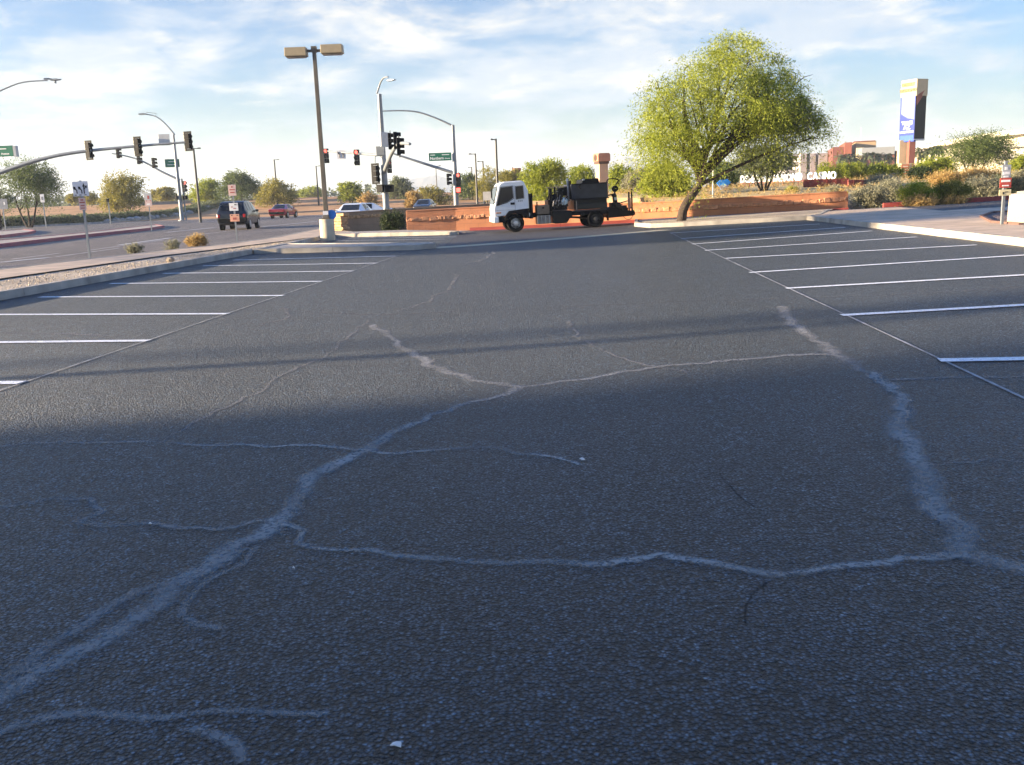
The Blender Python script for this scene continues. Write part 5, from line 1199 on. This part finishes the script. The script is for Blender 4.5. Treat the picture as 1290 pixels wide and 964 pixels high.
for i in range(n_-1): fs += [(i, i+1, n_+i+1, n_+i), (2*n_+i, 3*n_+i, 3*n_+i+1, 2*n_+i+1), (i, 2*n_+i, 2*n_+i+1, i+1), (n_+i, n_+i+1, 3*n_+i+1, 3*n_+i)]
mb.add(V, fs); mb.build('roof', mat('arena_roof', (.80, .73, .56), .6, .05, .05), ar)
mb = MB()
for yy, dd in ((184.5, 1.0), (197, 1.0), (204, .8)):
    a_, b_ = atY(1252, yy+1, Ya-1)-o0, atY(1420, yy-6, Ya-1)-o0; mb.box(((a_.x+b_.x)/2, -1, a_.z), (b_.x-a_.x, 2.2, dd))
mb.build('ledge', mat('arena_ledge', (.40, .37, .30), .7), ar)
mb = MB(); a_, b_ = atY(1270, 195, Ya)-o0, atY(1400, 195, Ya)-o0; mb.box(((a_.x+b_.x)/2, -.2, a_.z-1), (b_.x-a_.x, 1, 1.6)); mb.build('window_band', DS, ar)
# far low sheds on the left horizon
for px0, px1, y0, y1, Y_, lab, m in ((372, 402, 242, 249, 420, 'far grey shed on the horizon left of the bronze lot light', GR), (20, 62, 258, 262, 500, 'far low white shed behind the big left tree', ARW), (196, 226, 250.5, 255, 460, 'far low roof between the yellow tree and the corner signal', GR)):
    c_ = atY((px0+px1)/2, 255, Y_); root = thing('shed', lab, 'building', (c_.x, Y_, T(c_.x, Y_)))
    mb = MB(); px_box(mb, root.location, px0, px1, y0+2, y1+8, Y_, 25); mb.build('wall', mat('shed_wall', (.45, .45, .44), .8), root); mb = MB(); px_box(mb, root.location, px0-.6, px1+.6, y0, y0+2, Y_-1, 27); mb.build('roof', m, root)

# ------------------------------------------------------------------ the big tree on the island
tb = at(858, 278, .13); bt = thing('palo_verde_tree', 'big feathery yellow-green tree with a leaning dark trunk on the kerbed island', 'tree', (tb.x, tb.y, tb.z-.02)); k = ppm(tb.y)
def rel(px, py, dy=0): q = atY(px, py, tb.y+dy)-bt.location; return (q.x, q.y, q.z)
trunk = [(0, 0, -.1), rel(860, 266), rel(866, 254), rel(876, 240), rel(884, 226), rel(880, 212), rel(888, 192), rel(902, 172)]
lobes = []
LOB = [(838, 136, 20, 18, -.6), (822, 160, 13, 22, .3), (842, 170, 18, 24, -.9), (826, 186, 12, 20, .2), (858, 116, 18, 16, .4), (880, 100, 20, 16, -.5), (903, 82, 18, 15, .6), (926, 60, 15, 13, 0), (944, 76, 18, 16, -.7),
       (968, 94, 18, 15, .5), (984, 118, 17, 15, -.4), (1004, 140, 16, 13, .3), (1020, 158, 13, 10, -.2), (996, 156, 16, 12, .7), (970, 142, 20, 17, -1.0), (950, 116, 20, 17, 1.0), (918, 110, 20, 18, -1.2), (890, 132, 20, 18, 1.1),
       (864, 154, 18, 20, 1.2), (872, 184, 16, 20, -.8), (902, 158, 16, 12, -1.2), (940, 152, 17, 12, 1.2), (962, 162, 17, 9, -.3), (936, 166, 17, 9, .8), (854, 204, 13, 16, .3), (994, 166, 13, 8, .5), (862, 88, 9, 8, .3), (1002, 106, 9, 8, 0), (830, 112, 9, 8, .2), (906, 60, 8, 8, .4), (1030, 172, 8, 7, .2), (812, 176, 8, 12, 0)]
for px, py, rx, rz_, dy in LOB:
    c_ = rel(px, py, dy); lobes.append((*c_, rx/k, rx/k*1.1, rz_/k))
mb = limbs(trunk, .20, .09, [Vector(l[:3]) for l in lobes]+[Vector(rel(*q)) for q in ((870, 130), (930, 110), (960, 145), (990, 160), (840, 180))], 4, .5)
mb.build('trunk', BARK, bt, smooth=True)
HOLES = [(rel(px, py)[0], rel(px, py)[2], r_/k) for px, py, r_ in ((925, 172, 11), (905, 166, 9), (890, 184, 9), (948, 186, 8), (988, 128, 7), (958, 84, 6), (852, 128, 6), (1008, 122, 6), (915, 132, 6), (872, 140, 6), (838, 156, 5), (932, 98, 5), (976, 166, 7), (895, 114, 5), (858, 184, 6))]
me = foliage(lobes, 860, 7, 15, 1.05, (.10, .013), .8, 11, .30, .3, holes=HOLES); put('crown', me, LV['gold'], bt)
lob2 = [(*rel(px, py, dy), rx/k, rx/k, rz_/k) for px, py, rx, rz_, dy in ((988, 142, 20, 16, .4), (1014, 154, 15, 10, 0), (966, 158, 18, 9, .2), (994, 158, 15, 9, .8), (960, 132, 20, 17, .9), (935, 168, 15, 8, 1.0))]
me = foliage(lob2, 200, 7, 13, .85, (.105, .016), .6, 12, .3, .2, holes=HOLES); o = put('crown', me, LV['grey'], bt); o['label'] = 'greyer green right side of the crown'

# ------------------------------------------------------------------ other trees and shrubs
def tree(name, label, px, pyb, pyt, pxw, Y, leaf, seed, n=150, stems=1, dens=1., trunk=True, low=.30, group='trees across the street', size=1., px_c=None, shape=1.):
    """crown and trunk sized from the photograph and stood at a real distance"""
    k_ = ppm(Y); b_ = atY(px, pyb, Y); zb_ = T(b_.x, Y)-.03; root = thing(name, label, 'tree', (b_.x, Y, zb_), group=group); rg = random.Random(seed)
    H_ = max(.6, atY(px, pyt, Y).z-zb_); W_ = pxw/k_; cx_ = ((px_c or px)-px)/k_
    lob = []
    for i in range(9):
        a_ = rg.uniform(0, 6.28); rr_ = rg.uniform(.1, .33)*W_; z_ = H_*(low+(1-low)*rg.uniform(.25, .82)); sh = 1-.45*abs(z_/H_-.5)
        lob.append((cx_+rr_*math.cos(a_)*sh, rr_*math.sin(a_)*sh*.8, z_, W_*rg.uniform(.17, .27), W_*rg.uniform(.17, .25), H_*rg.uniform(.12, .20)*shape))
    lob += [(cx_, 0, H_*(low+(1-low)*.5), W_*.36, W_*.32, H_*(1-low)*.40), (cx_-W_*.32, 0, H_*(low+.25), W_*.17, W_*.2, H_*.16), (cx_+W_*.32, 0, H_*(low+.25), W_*.17, W_*.2, H_*.16), (cx_+rg.uniform(-.1, .1)*W_, 0, H_*.86, W_*.20, W_*.2, H_*.12)]
    ls_ = max(.10, 1.5/k_)*size
    me_ = foliage(lob, int(n*dens), 6, 9, max(.5, W_*.17), (ls_*1.25, ls_*.30), .25, seed, .2, .45); put('crown', me_, LV[leaf], root)
    if trunk:
        mb = MB()
        for s_ in range(stems):
            sx_ = (s_-(stems-1)/2)*W_*.16+rg.uniform(-.1, .1); t_ = limbs([(0, 0, -.3), (sx_*.5, rg.uniform(-.1, .1), H_*low*.55), (sx_+cx_*.6, rg.uniform(-.2, .2), H_*(low+.22))], max(.07, H_*.022), .04, [Vector(l[:3]) for l in lob[s_::stems]][:6], seed+s_, .5); mb.add(t_.v, t_.f)
        mb.build('trunk', PBARK if leaf in ('lime', 'yellow') else BARK, root, smooth=True)
    return root
tree('street_tree', 'broad grey-green tree with several trunks at the left edge, behind the signal arm', 36, 274, 207, 88, 100, 'green', 21, 420, 3, low=.28)
tree('street_tree', 'small bare forked tree cut by the left edge below the broad tree', 0, 285, 236, 44, 92, 'grey', 22, 70, 2, low=.45)
tree('street_tree', 'yellow-green bushy tree between the lane arrow sign and the median sign', 155, 266, 220, 66, 130, 'yellow', 23, 340, 3, low=.12)
tree('street_tree', 'little yellow tree just right of the lane arrow sign, in front of the far field', 116, 264, 243, 16, 170, 'yellow', 24, 60, low=.3)
tree('street_tree', 'little yellow tree just left of the lane arrow sign post', 94, 264, 245, 15, 175, 'yellow', 34, 60, low=.3)
tree('street_tree', 'small dull tree behind the block wall, left of the corner signal', 206, 262, 237, 32, 180, 'yellow', 25, 120, low=.15)
tree('street_tree', 'pale green tree right of the slim dark lamp near the corner', 261, 263, 227, 44, 165, 'lime', 26, 220, low=.12)
tree('street_tree', 'dark green spreading tree above the dark car', 306, 264, 220, 56, 160, 'green', 27, 300, low=.15)
tree('street_tree', 'golden yellow tree at the slim lamp left of the red car', 349, 268, 229, 52, 150, 'yellow', 28, 300, 2, low=.1)
tree('street_tree', 'round green bush tree just right of the bronze lot light', 444, 258, 229, 34, 150, 'lime', 29, 220, low=.08)
tree('street_tree', 'dull green round tree right of the thick signal pole', 506, 254, 226, 36, 160, 'grey', 30, 240, low=.05)
tree('street_tree', 'dark green tree right of the pole with the green street sign', 592, 250, 222, 40, 150, 'green', 31, 240, low=.1)
tree('street_tree', 'pale straw yellow sparse tree left of the truck cab, under the lamps', 614, 250, 211, 40, 110, 'yellow', 32, 170, low=.1, size=.8)
tree('street_tree', 'golden tree directly behind the truck cab roof', 649, 252, 214, 46, 100, 'yellow', 33, 280, low=.08)
tree('street_tree', 'large bright lime tree behind the truck between cab and tank', 692, 262, 202, 64, 72, 'lime', 35, 420, 2, low=.05)
tree('street_tree', 'lime tree left of the tan stone pillar', 734, 246, 211, 46, 90, 'lime', 36, 280, low=.1)
tree('street_tree', 'green tree right of the tan stone pillar', 783, 250, 209, 48, 88, 'lime', 37, 300, low=.1)
tree('street_tree', 'pale sage tree behind the tail of the truck', 806, 256, 213, 42, 78, 'sage', 38, 220, low=.1)
tree('street_tree', 'dense bright green bush tree left of the big tree trunk', 842, 266, 208, 72, 54, 'lime', 39, 420, low=.04)
tree('street_tree', 'dark green bush under the big tree, right of the leaning trunk', 912, 250, 207, 46, 74, 'green', 40, 260, low=.05)
tree('street_tree', 'grey-green multi stemmed tree in front of the white letters, under the big crown', 962, 247, 188, 80, 54, 'grey', 41, 330, 4, low=.46)
tree('street_tree', 'big rounded green tree in front of the arena', 1226, 224, 171, 104, 78, 'green', 42, 620, 3, low=.28, size=.85)
tree('street_tree', 'yellow-green leaning tree right of the tower sign foot', 1176, 232, 203, 52, 74, 'lime', 43, 220, 2, low=.2)
tree('street_tree', 'lime shrub tree cut by the right edge beside the arena', 1292, 236, 200, 44, 70, 'lime', 44, 220, low=.1)
tree('street_tree', 'dusty far tree at the horizon left of the bronze lot light', 392, 254, 238, 34, 260, 'lime', 45, 120, low=.05)
tree('street_tree', 'far low green tree between the bronze lot light and the golden tree', 372, 256, 243, 26, 280, 'yellow', 46, 90, low=.05)
tree('street_tree', 'dry low tree on the dirt rise right of the thick signal pole', 548, 258, 238, 44, 140, 'yellow', 47, 160, low=.02)
tree('street_tree', 'brown scrubby bush on the dirt rise at the foot of the thick signal pole', 523, 262, 242, 30, 120, 'straw', 48, 120, low=.02)
tree('street_tree', 'brown scrubby bush on the dirt rise left of the thick signal pole', 464, 262, 244, 26, 120, 'straw', 49, 110, low=.02)
# a far wood that reads as one mass along the left horizon
lob = [(*(lambda q: (q.x, q.y, T(q.x, q.y)+.6))(atY(px, 258, 330+20*math.sin(px))), 9, 9, rg.uniform(1.5, 3.6)) for px in range(-30, 480, 9)]
o = put('far_trees', foliage(lob, 900, 5, 6, 1.6, (.8, .3), .2, 77, .2), LV['grey']); tag(o, 'far grey-green line of trees along the left horizon', 'trees', kind='stuff')

def shrub(label, px, pyb, pyt, pxw, Y, leaf, seed, n=150, name='shrub', group='shrubs and grasses', size=1., wild=.25, twigs=True):
    k_ = ppm(Y); b_ = atY(px, pyb, Y); zb_ = max(T(b_.x, Y), G(b_.x)-.05); root = thing(name, label, 'shrub', (b_.x, Y, zb_), group=group); rg = random.Random(seed)
    H_ = max(.25, atY(px, pyt, Y).z-zb_); W_ = pxw/k_; lob = [(0, 0, H_*.42, W_*.40, W_*.34, H_*.42)]
    for i in range(6): a_ = rg.uniform(0, 6.28); lob.append((W_*.27*math.cos(a_), W_*.25*math.sin(a_), H_*rg.uniform(.3, .62), W_*.2, W_*.2, H_*rg.uniform(.22, .36)))
    ls_ = max(.045, 1.3/k_)*size
    put('foliage', foliage(lob, n, 6, 8, max(.15, W_*.22), (ls_*1.3, ls_*.28), .1, seed, .25, wild+.5), LV[leaf], root)
    if twigs:
        mb = MB()
        for i in range(9): a_ = rg.uniform(0, 6.28); mb.tube([(0, 0, -.1), (W_*.14*math.cos(a_), W_*.14*math.sin(a_), H_*.4), (W_*.36*math.cos(a_), W_*.34*math.sin(a_), H_*rg.uniform(.6, .9))], [.03, .02, .006], 5)
        mb.build('stems', BARK, root)
    return root
shrub('deep green bush growing against the tan wall at the end of the red wall', 497, 293, 264, 30, 44.5, 'dark', 61, 320)
shrub('silver sage shrub right at the end of the red wall', 1092, 263, 234, 44, 40.5, 'sage', 62, 330)
shrub('tall silver sage shrub behind the two yellow ones', 1124, 262, 226, 50, 42.5, 'sage', 63, 360)
shrub('yellow-green shrub with rusty base by the driveway, left of its pair', 1156, 267, 231, 50, 38.4, 'lime', 64, 330, wild=.5)
shrub('rusty dry skirt of leaves under the left yellow-green shrub', 1154, 267.5, 250, 46, 37.8, 'straw', 84, 150, twigs=False)
shrub('yellow-green shrub with rusty base by the driveway, right of its pair', 1200, 265, 226, 46, 38.2, 'yellow', 65, 330, wild=.5)
shrub('rusty dry skirt of leaves under the right yellow-green shrub', 1196, 265.5, 250, 38, 37.7, 'straw', 85, 130, twigs=False)
shrub('dark sage shrub behind the red driveway kerb, left of the sign post', 1238, 256, 222, 46, 41, 'sage', 66, 330)
shrub('sage shrub directly behind the leaning sign post', 1262, 256, 220, 30, 42.5, 'grey', 67, 230)
shrub('sage shrub behind the concrete block at the right edge', 1284, 254, 214, 34, 43, 'sage', 68, 260)
shrub('low silver shrub between the dark red wall and the tower foot', 1112, 244, 226, 40, 55, 'sage', 69, 200)
shrub('tan dry shrub behind the right yellow-green one', 1190, 246, 220, 44, 50, 'straw', 70, 220)
shrub('tan dry shrub below the big rounded tree', 1236, 240, 218, 50, 56, 'straw', 71, 220)
shrub('dark low shrub at the foot of the tower sign', 1158, 240, 212, 30, 62, 'dark', 72, 200)
for i, (px, w_) in enumerate(((1044, 26), (1062, 28), (1080, 26), (1096, 28), (1112, 28), (1128, 22))):
    shrub(['bright lime hedge bush behind the letter O of CASINO', 'bright lime hedge bush above the gap of the dark red walls', 'bright lime hedge bush below the rust tower', 'bright lime hedge bush below the tan block', 'bright lime hedge bush below the grey roof', 'bright lime hedge bush just left of the tower post'][i], px, 232, 205+(i % 2)*2, w_, 84, 'lime', 90+i, 150, name='hedge_bush', group='bright hedge bushes below the casino building')
shrub('dry tuft on the bank below the letters DIAMOND', 998, 246, 236, 18, 50, 'lime', 101, 60, size=.8); shrub('straw tuft on the bank below the dark red wall', 1052, 243, 235, 24, 48, 'sage', 102, 70, size=.8)
# grass clumps on the left strip
shrub('tall straw coloured dry grass clump on the walk side, right of its neighbours', 247, 307, 296, 27, at(247, 307, .1).y, 'straw', 103, 170, name='dry_grass_clump', wild=.9, size=.7)
shrub('pale low dry clump in the middle of the three on the left strip', 217, 311, 302.5, 20, at(217, 311, .1).y, 'sage', 104, 60, name='dry_grass_clump', wild=.7, size=.7)
shrub('pale low dry clump nearest the lane arrow sign', 169, 316, 308.5, 24, at(169, 316, .1).y, 'sage', 105, 60, name='dry_grass_clump', wild=.7, size=.7)
# straw-coloured dry grass over the bank: too much to count
rg = random.Random(5); lob = []
for i in range(170):
    x_ = rg.uniform(5, 62); y_ = wall_y(x_)+rg.uniform(1.4, 28)
    if x_ > 15 and y_ < 44: continue
    lob.append((x_, y_, T(x_, y_)+.06, rg.uniform(.8, 1.8), rg.uniform(.6, 1.4), .09))
o = put('dry_grass', foliage(lob, 2600, 6, 3, .22, (.10, .012), .0, 31, .0, 1.2), LV['straw']); tag(o, 'golden dry grass on the bank behind the red wall', 'grass', kind='stuff')
# hedge along the far side of the street, as separate bushes, and the round stones before it
hl = [Vector((p_.x, p_.y)) for p_ in hedge_line]
def along(t):
    t *= len(hl)-1; i = min(int(t), len(hl)-2); return hl[i].lerp(hl[i+1], t-i)
HB = []
for v in range(4):
    HB.append(foliage([(0, 0, .75, 2.0, 1.3, .75), (-.9, .1, .8, 1.1, 1., .65), (.9, -.1, .85, 1.1, 1., .7)], 150, 6, 7, .5, (.24, .06), .1, 200+v, .3, .5, name='foliage'))
for i in range(26):
    t = (i+.5)/26; q_ = along(t); d_ = Vector((q_.x, q_.y)).normalized(); q2 = q_+d_*5
    o = thing('hedge_bush', 'olive hedge bush in the row along the far side of the left street', 'shrub', (q2.x, q2.y, T(q2.x, q2.y)), random.uniform(0, 6), 'hedge bushes along the far side of the left street'); o.scale = (1.15, 1.15, .62 if t < .6 else .5)
    put('foliage', HB[i % 4] if i >= 4 else HB[i], None, o)
for me in HB: me.materials.append(LV['grey'])
st_ = None
for i in range(24):
    t = .52+i*.48/24; q_ = along(t); d_ = Vector((q_.x, q_.y)).normalized(); q2 = q_+d_*1.5; s_ = random.uniform(.45, .75)
    if st_ is None:
        bm = bmesh.new(); bmesh.ops.create_icosphere(bm, subdivisions=2, radius=1)
        for v in bm.verts: v.co *= random.uniform(.86, 1.1); v.co.z *= .62
        st_ = bpy.data.meshes.new('boulder'); bm.to_mesh(st_); bm.free(); st_.materials.append(PALER)
    o = bpy.data.objects.new('boulder', st_); COL.objects.link(o); o.location = (q2.x, q2.y, T(q2.x, q2.y)+.2); o.scale = (s_*1.15, s_, s_); o.rotation_euler = (0, 0, random.uniform(0, 6))
    tag(o, 'pale round boulder in the row at the foot of the street hedge', 'boulder', 'round boulders at the foot of the street hedge')
def stone(name, label, px, py, r, m, dz=.12, flat=.8, seed=1):
    rg = random.Random(seed); bm = bmesh.new(); bmesh.ops.create_icosphere(bm, subdivisions=3, radius=1)
    for v in bm.verts: v.co *= 1+.12*math.sin(v.co.x*4+seed)*math.cos(v.co.y*5)+rg.uniform(-.04, .04); v.co.z *= flat
    me_ = bpy.data.meshes.new(name); bm.to_mesh(me_); bm.free(); p_ = at(px, py, dz); o = put(name, me_, m, loc=(p_.x, p_.y, p_.z+r*flat*.7)); o.scale = (r, r, r); return tag(o, label, 'stone')
stone('stone', 'lone round brown stone on the gravel strip by the left kerb', 215, 330.5, .10, ROCK, seed=3)
# palms
def palm_mesh(seed):
    rg = random.Random(seed); mb = MB()
    for i in range(34):
        a_ = rg.uniform(0, 6.28); e_ = rg.uniform(-.7, 1.2); L_ = rg.uniform(1.5, 2.1); pts = []
        for j in range(6): t = j/5; pts.append(Vector((math.cos(a_)*L_*t*math.cos(e_), math.sin(a_)*L_*t*math.cos(e_), L_*t*math.sin(e_)-1.1*t*t)))
        for j in range(5):
            s_ = Vector((-math.sin(a_), math.cos(a_), 0))*(.26 if 0 < j < 4 else .12); mb.add([pts[j]-s_, pts[j]+s_-Vector((0, 0, .1)), pts[j+1]+s_*.8-Vector((0, 0, .1)), pts[j+1]-s_*.8], [(0, 1, 2, 3)])
    return mb.mesh('fronds')
PM = palm_mesh(3); PM.materials.append(LV['grey']); mb = MB(); mb.tube([(0, 0, -5), (.03, 0, 0)], [.26, .2], 8); PT = mb.mesh('trunk'); PT.materials.append(PBARK)
pl = [(1060, 198, 'palm below the brown casino block, leftmost of its row'), (1068, 197.5, 'palm below the rust tower'), (1076, 198, 'palm below the white mast'), (1090, 196, 'palm left of the dark hall opening'), (1098, 195.5, 'palm in front of the hall, under the left end of the grey roof'), (1106, 196.5, 'palm at the middle of the grey roof hall'), (1118, 197, 'palm left of the tower sign, last of its row'), (1157, 190, 'tall palm directly right of the tower post'), (1168, 190.5, 'second palm right of the tower post'), (1174, 188.5, 'third palm right of the tower post'), (1183, 187, 'palm touching the left side of the big rounded tree')]
for i, (px, py, lab) in enumerate(pl):
    Yp = 200 if px < 1140 else 150; c_ = atY(px, py, Yp); o = thing('palm_tree', lab, 'palm', c_, i*1.3, 'palms around the casino'); o.scale = (1.0 if px < 1140 else .85,)*3
    put('fronds', PM, None, o); put('trunk', PT, None, o)

# ------------------------------------------------------------------ small things on the ground
def litter(label, px, py, w_, h_, seed, m=None):
    rg = random.Random(seed); p_ = at(px, py); mb = MB(); n = 7; V = [(w_*(.35+.25*rg.random())*math.cos(i*6.28/n), h_*(.35+.25*rg.random())*math.sin(i*6.28/n), .004+.01*rg.random()) for i in range(n)]
    mb.add(V+[(0, 0, .016)]+[(x_, y_, z_-.003) for x_, y_, z_ in V], [(i, (i+1) % n, n) for i in range(n)]+[(n+1+(i+1) % n, n+1+i, i, (i+1) % n)[::-1] for i in range(n)])
    o = mb.build('litter_scrap', m or mat('white_scrap', (.75, .73, .68), .7, .1, 30), loc=(p_.x, p_.y, p_.z+.006)); tag(o, label, 'litter')
litter('small torn white scrap on the asphalt at the bottom of the picture', 500, 943, .035, .03, 1)
litter('tiny white speck on the asphalt at the end of the thin middle crack', 733, 581, .03, .025, 2)
litter('white crumb on the asphalt left of the crack junction', 190, 663, .016, .012, 3)
litter('white speck on the asphalt right of the left crack junction', 370, 719, .014, .012, 4)
litter('grey flat debris at the corner of the entry drive before the truck', 585, 293, .9, .4, 5, CONC)
litter('small pale scrap of concrete beside the truck front, right of the flat debris', 607, 294.5, .45, .2, 6, CONC)

# ------------------------------------------------------------------ tall trees off to the left, whose shade lies over the lot
def shade_tree(x, y, zc, rx, rz_, label, seed, n=260):
    root = thing('tall_tree', label, 'tree', (x, y, -.05), group='tall trees left of the lot'); rg = random.Random(seed)
    lob = [(rg.uniform(-.4, .4)*rx, rg.uniform(-.5, .5)*rx, zc+rg.uniform(-.4, .5)*rz_, rx*rg.uniform(.4, .6), rx*rg.uniform(.4, .6), rz_*rg.uniform(.4, .6)) for _ in range(7)]+[(0, 0, zc, rx*.75, rx*.75, rz_*.75)]
    put('crown', foliage(lob, n, 6, 9, min(1.1, rx*.4), (.42, .13), .2, seed, .1, .3), LV['green'], root)
    limbs([(0, 0, -.3), (.1, 0, zc*.4), (0, .1, zc)], .25, .08, [Vector(l[:3]) for l in lob], seed).build('trunk', BARK, root, smooth=True)
TN = math.tan(R(7.0)); TE = math.tan(R(7.5))
for (xo, yo, xs_, zc, rx, rz_, lab, nn) in SHADE: shade_tree(xo, yo-(xs_-xo)*TN, zc, rx, rz_, lab, int(abs(xo*7+yo*3)), nn)

# ================================================================== LIGHT, SKY, AIR, CAMERA
SUN_EL, SUN_AZ = R(8.2), R(7.0)       # light travels towards +X, turned slightly away from the camera
ldir = Vector((math.cos(SUN_AZ)*math.cos(SUN_EL), math.sin(SUN_AZ)*math.cos(SUN_EL), -math.sin(SUN_EL)))
sl = bpy.data.lights.new('sun', 'SUN'); sl.energy = 5.0; sl.angle = R(.6); sl.color = (1., .80, .55)
so = bpy.data.objects.new('sun', sl); COL.objects.link(so); so.rotation_euler = ldir.to_track_quat('-Z', 'Y').to_euler(); so.location = (-60, 0, 30)
w = bpy.data.worlds.new('World'); S.world = w; w.use_nodes = True
nt = w.node_tree; L = nt.links.new; bg = nt.nodes['Background']; bg.inputs['Strength'].default_value = .056
sky = nd(nt, 'ShaderNodeTexSky', sky_type='NISHITA'); sky.sun_disc = False
sky.sun_elevation = SUN_EL; sky.sun_rotation = R(270)-SUN_AZ; sky.air_density = 1.0; sky.dust_density = .3; sky.ozone_density = 3.
tc = nd(nt, 'ShaderNodeTexCoord'); sx = nd(nt, 'ShaderNodeSeparateXYZ'); L(tc.outputs['Generated'], sx.inputs[0])
zc = nd(nt, 'ShaderNodeMath', operation='MAXIMUM'); zc.inputs[1].default_value = 0; L(sx.outputs['Z'], zc.inputs[0])
za = nd(nt, 'ShaderNodeMath', operation='ADD'); za.inputs[1].default_value = .13; L(zc.outputs[0], za.inputs[0])
def div(a, b):
    n = nd(nt, 'ShaderNodeMath', operation='DIVIDE'); L(a, n.inputs[0]); L(b, n.inputs[1]); return n.outputs[0]
cb = nd(nt, 'ShaderNodeCombineXYZ'); L(div(sx.outputs['X'], za.outputs[0]), cb.inputs['X']); L(div(sx.outputs['Y'], za.outputs[0]), cb.inputs['Y'])
def noise(scale, det, rough, off, dist=0., st=(1, 1, 1), rot=0, src=None):
    mp = nd(nt, 'ShaderNodeMapping'); mp.inputs['Location'].default_value = off; mp.inputs['Scale'].default_value = st; mp.inputs['Rotation'].default_value = (0, 0, rot)
    L(src or cb.outputs[0], mp.inputs['Vector'])
    n = nd(nt, 'ShaderNodeTexNoise'); n.inputs['Scale'].default_value = scale; n.inputs['Detail'].default_value = det
    n.inputs['Roughness'].default_value = rough; n.inputs['Distortion'].default_value = dist
    L(mp.outputs[0], n.inputs['Vector']); return n.outputs['Fac']
def rng(v, a, b, c, d, smooth=True):
    m = nd(nt, 'ShaderNodeMapRange', interpolation_type='SMOOTHSTEP' if smooth else 'LINEAR')
    m.inputs['From Min'].default_value = a; m.inputs['From Max'].default_value = b; m.inputs['To Min'].default_value = c; m.inputs['To Max'].default_value = d
    L(v, m.inputs['Value']); return m.outputs[0]
def mth(op, a, b):
    n = nd(nt, 'ShaderNodeMath', operation=op)
    for i, q in enumerate((a, b)):
        if hasattr(q, 'node'): L(q, n.inputs[i])
        else: n.inputs[i].default_value = q
    return n.outputs[0]
def mixc(f, a, b):
    m = nd(nt, 'ShaderNodeMix', data_type='RGBA'); L(f, m.inputs['Factor'])
    for q, s in ((a, 'A'), (b, 'B')):
        if hasattr(q, 'node'): L(q, m.inputs[s])
        else: m.inputs[s].default_value = q+(1,)
    return m.outputs['Result']
GEN = tc.outputs['Generated']
cover = noise(2.2, 3, .5, (1.3, .7, .2), .2, (1, 1, 2.2), 0, GEN)
puffs = noise(7.5, 9, .64, (.4, 2.2, .1), .35, (1, 1, 3.0), 0, GEN)
wisps = noise(3.2, 7, .6, (0.4, 5.2, 0), .6, (1, 1.3, 1), .35)
mask = mth('ADD', mth('MULTIPLY', cover, .9), mth("ADD", mth("MULTIPLY", puffs, .95), mth('MULTIPLY', wisps, .25)))
mask = rng(mask, .99, 1.25, 0, .85)
fade = mth('MULTIPLY', rng(sx.outputs['Z'], .0, .06, .35, 1), rng(sx.outputs['Z'], .3, .55, 1, .25))
mask = mth('MULTIPLY', mask, fade)
lit = rng(noise(9., 8, .6, (.36, 2.2, .13), .35, (1, 1, 3.2), 0, GEN), .44, .64, 0, 1)
cloud = mixc(lit, (2.1, 2.45, 2.9), (3.7, 3.5, 3.1))
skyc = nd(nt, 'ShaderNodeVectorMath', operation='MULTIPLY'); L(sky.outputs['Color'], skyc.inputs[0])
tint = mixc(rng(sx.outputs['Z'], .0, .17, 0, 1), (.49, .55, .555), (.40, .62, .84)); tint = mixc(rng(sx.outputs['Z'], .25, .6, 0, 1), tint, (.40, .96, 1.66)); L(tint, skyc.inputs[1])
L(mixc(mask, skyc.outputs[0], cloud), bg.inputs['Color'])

HAZE = True
if HAZE:
    mb = MB(); mb.box((0, 0, 65), (8300, 8300, 134)); hz = mb.build('haze', None)
    m = bpy.data.materials.new('haze_air'); m.use_nodes = True; nt = m.node_tree; nt.nodes.remove(nt.nodes['Principled BSDF'])
    pv = nd(nt, 'ShaderNodeVolumePrincipled'); pv.inputs['Density'].default_value = .00035; pv.inputs['Color'].default_value = (.80, .90, 1., 1); pv.inputs['Anisotropy'].default_value = .1
    nt.links.new(pv.outputs[0], nt.nodes['Material Output'].inputs['Volume']); m.volume_intersection_method = 'FAST' if hasattr(m, 'volume_intersection_method') else None
    hz.data.materials.append(m); hz['kind'] = 'stuff'

cam = bpy.data.cameras.new('camera'); co = bpy.data.objects.new('camera', cam); COL.objects.link(co)
cam.sensor_width = 36; cam.lens = F_PX/1290*36; cam.clip_start = .05; cam.clip_end = 12000
M = Matrix.Identity(4)
for i in range(3): M[i][0], M[i][1], M[i][2], M[i][3] = RT[i], UP[i], -FWD[i], (0, 0, CAM_H)[i]
co.matrix_world = M
S.camera = co
S.view_settings.view_transform = 'Standard'; S.view_settings.look = 'None'; S.view_settings.gamma = 1
S.view_settings.use_curve_mapping = False; S.view_settings.exposure = 2.45
S.cycles.max_bounces = 6; S.cycles.transparent_max_bounces = 12
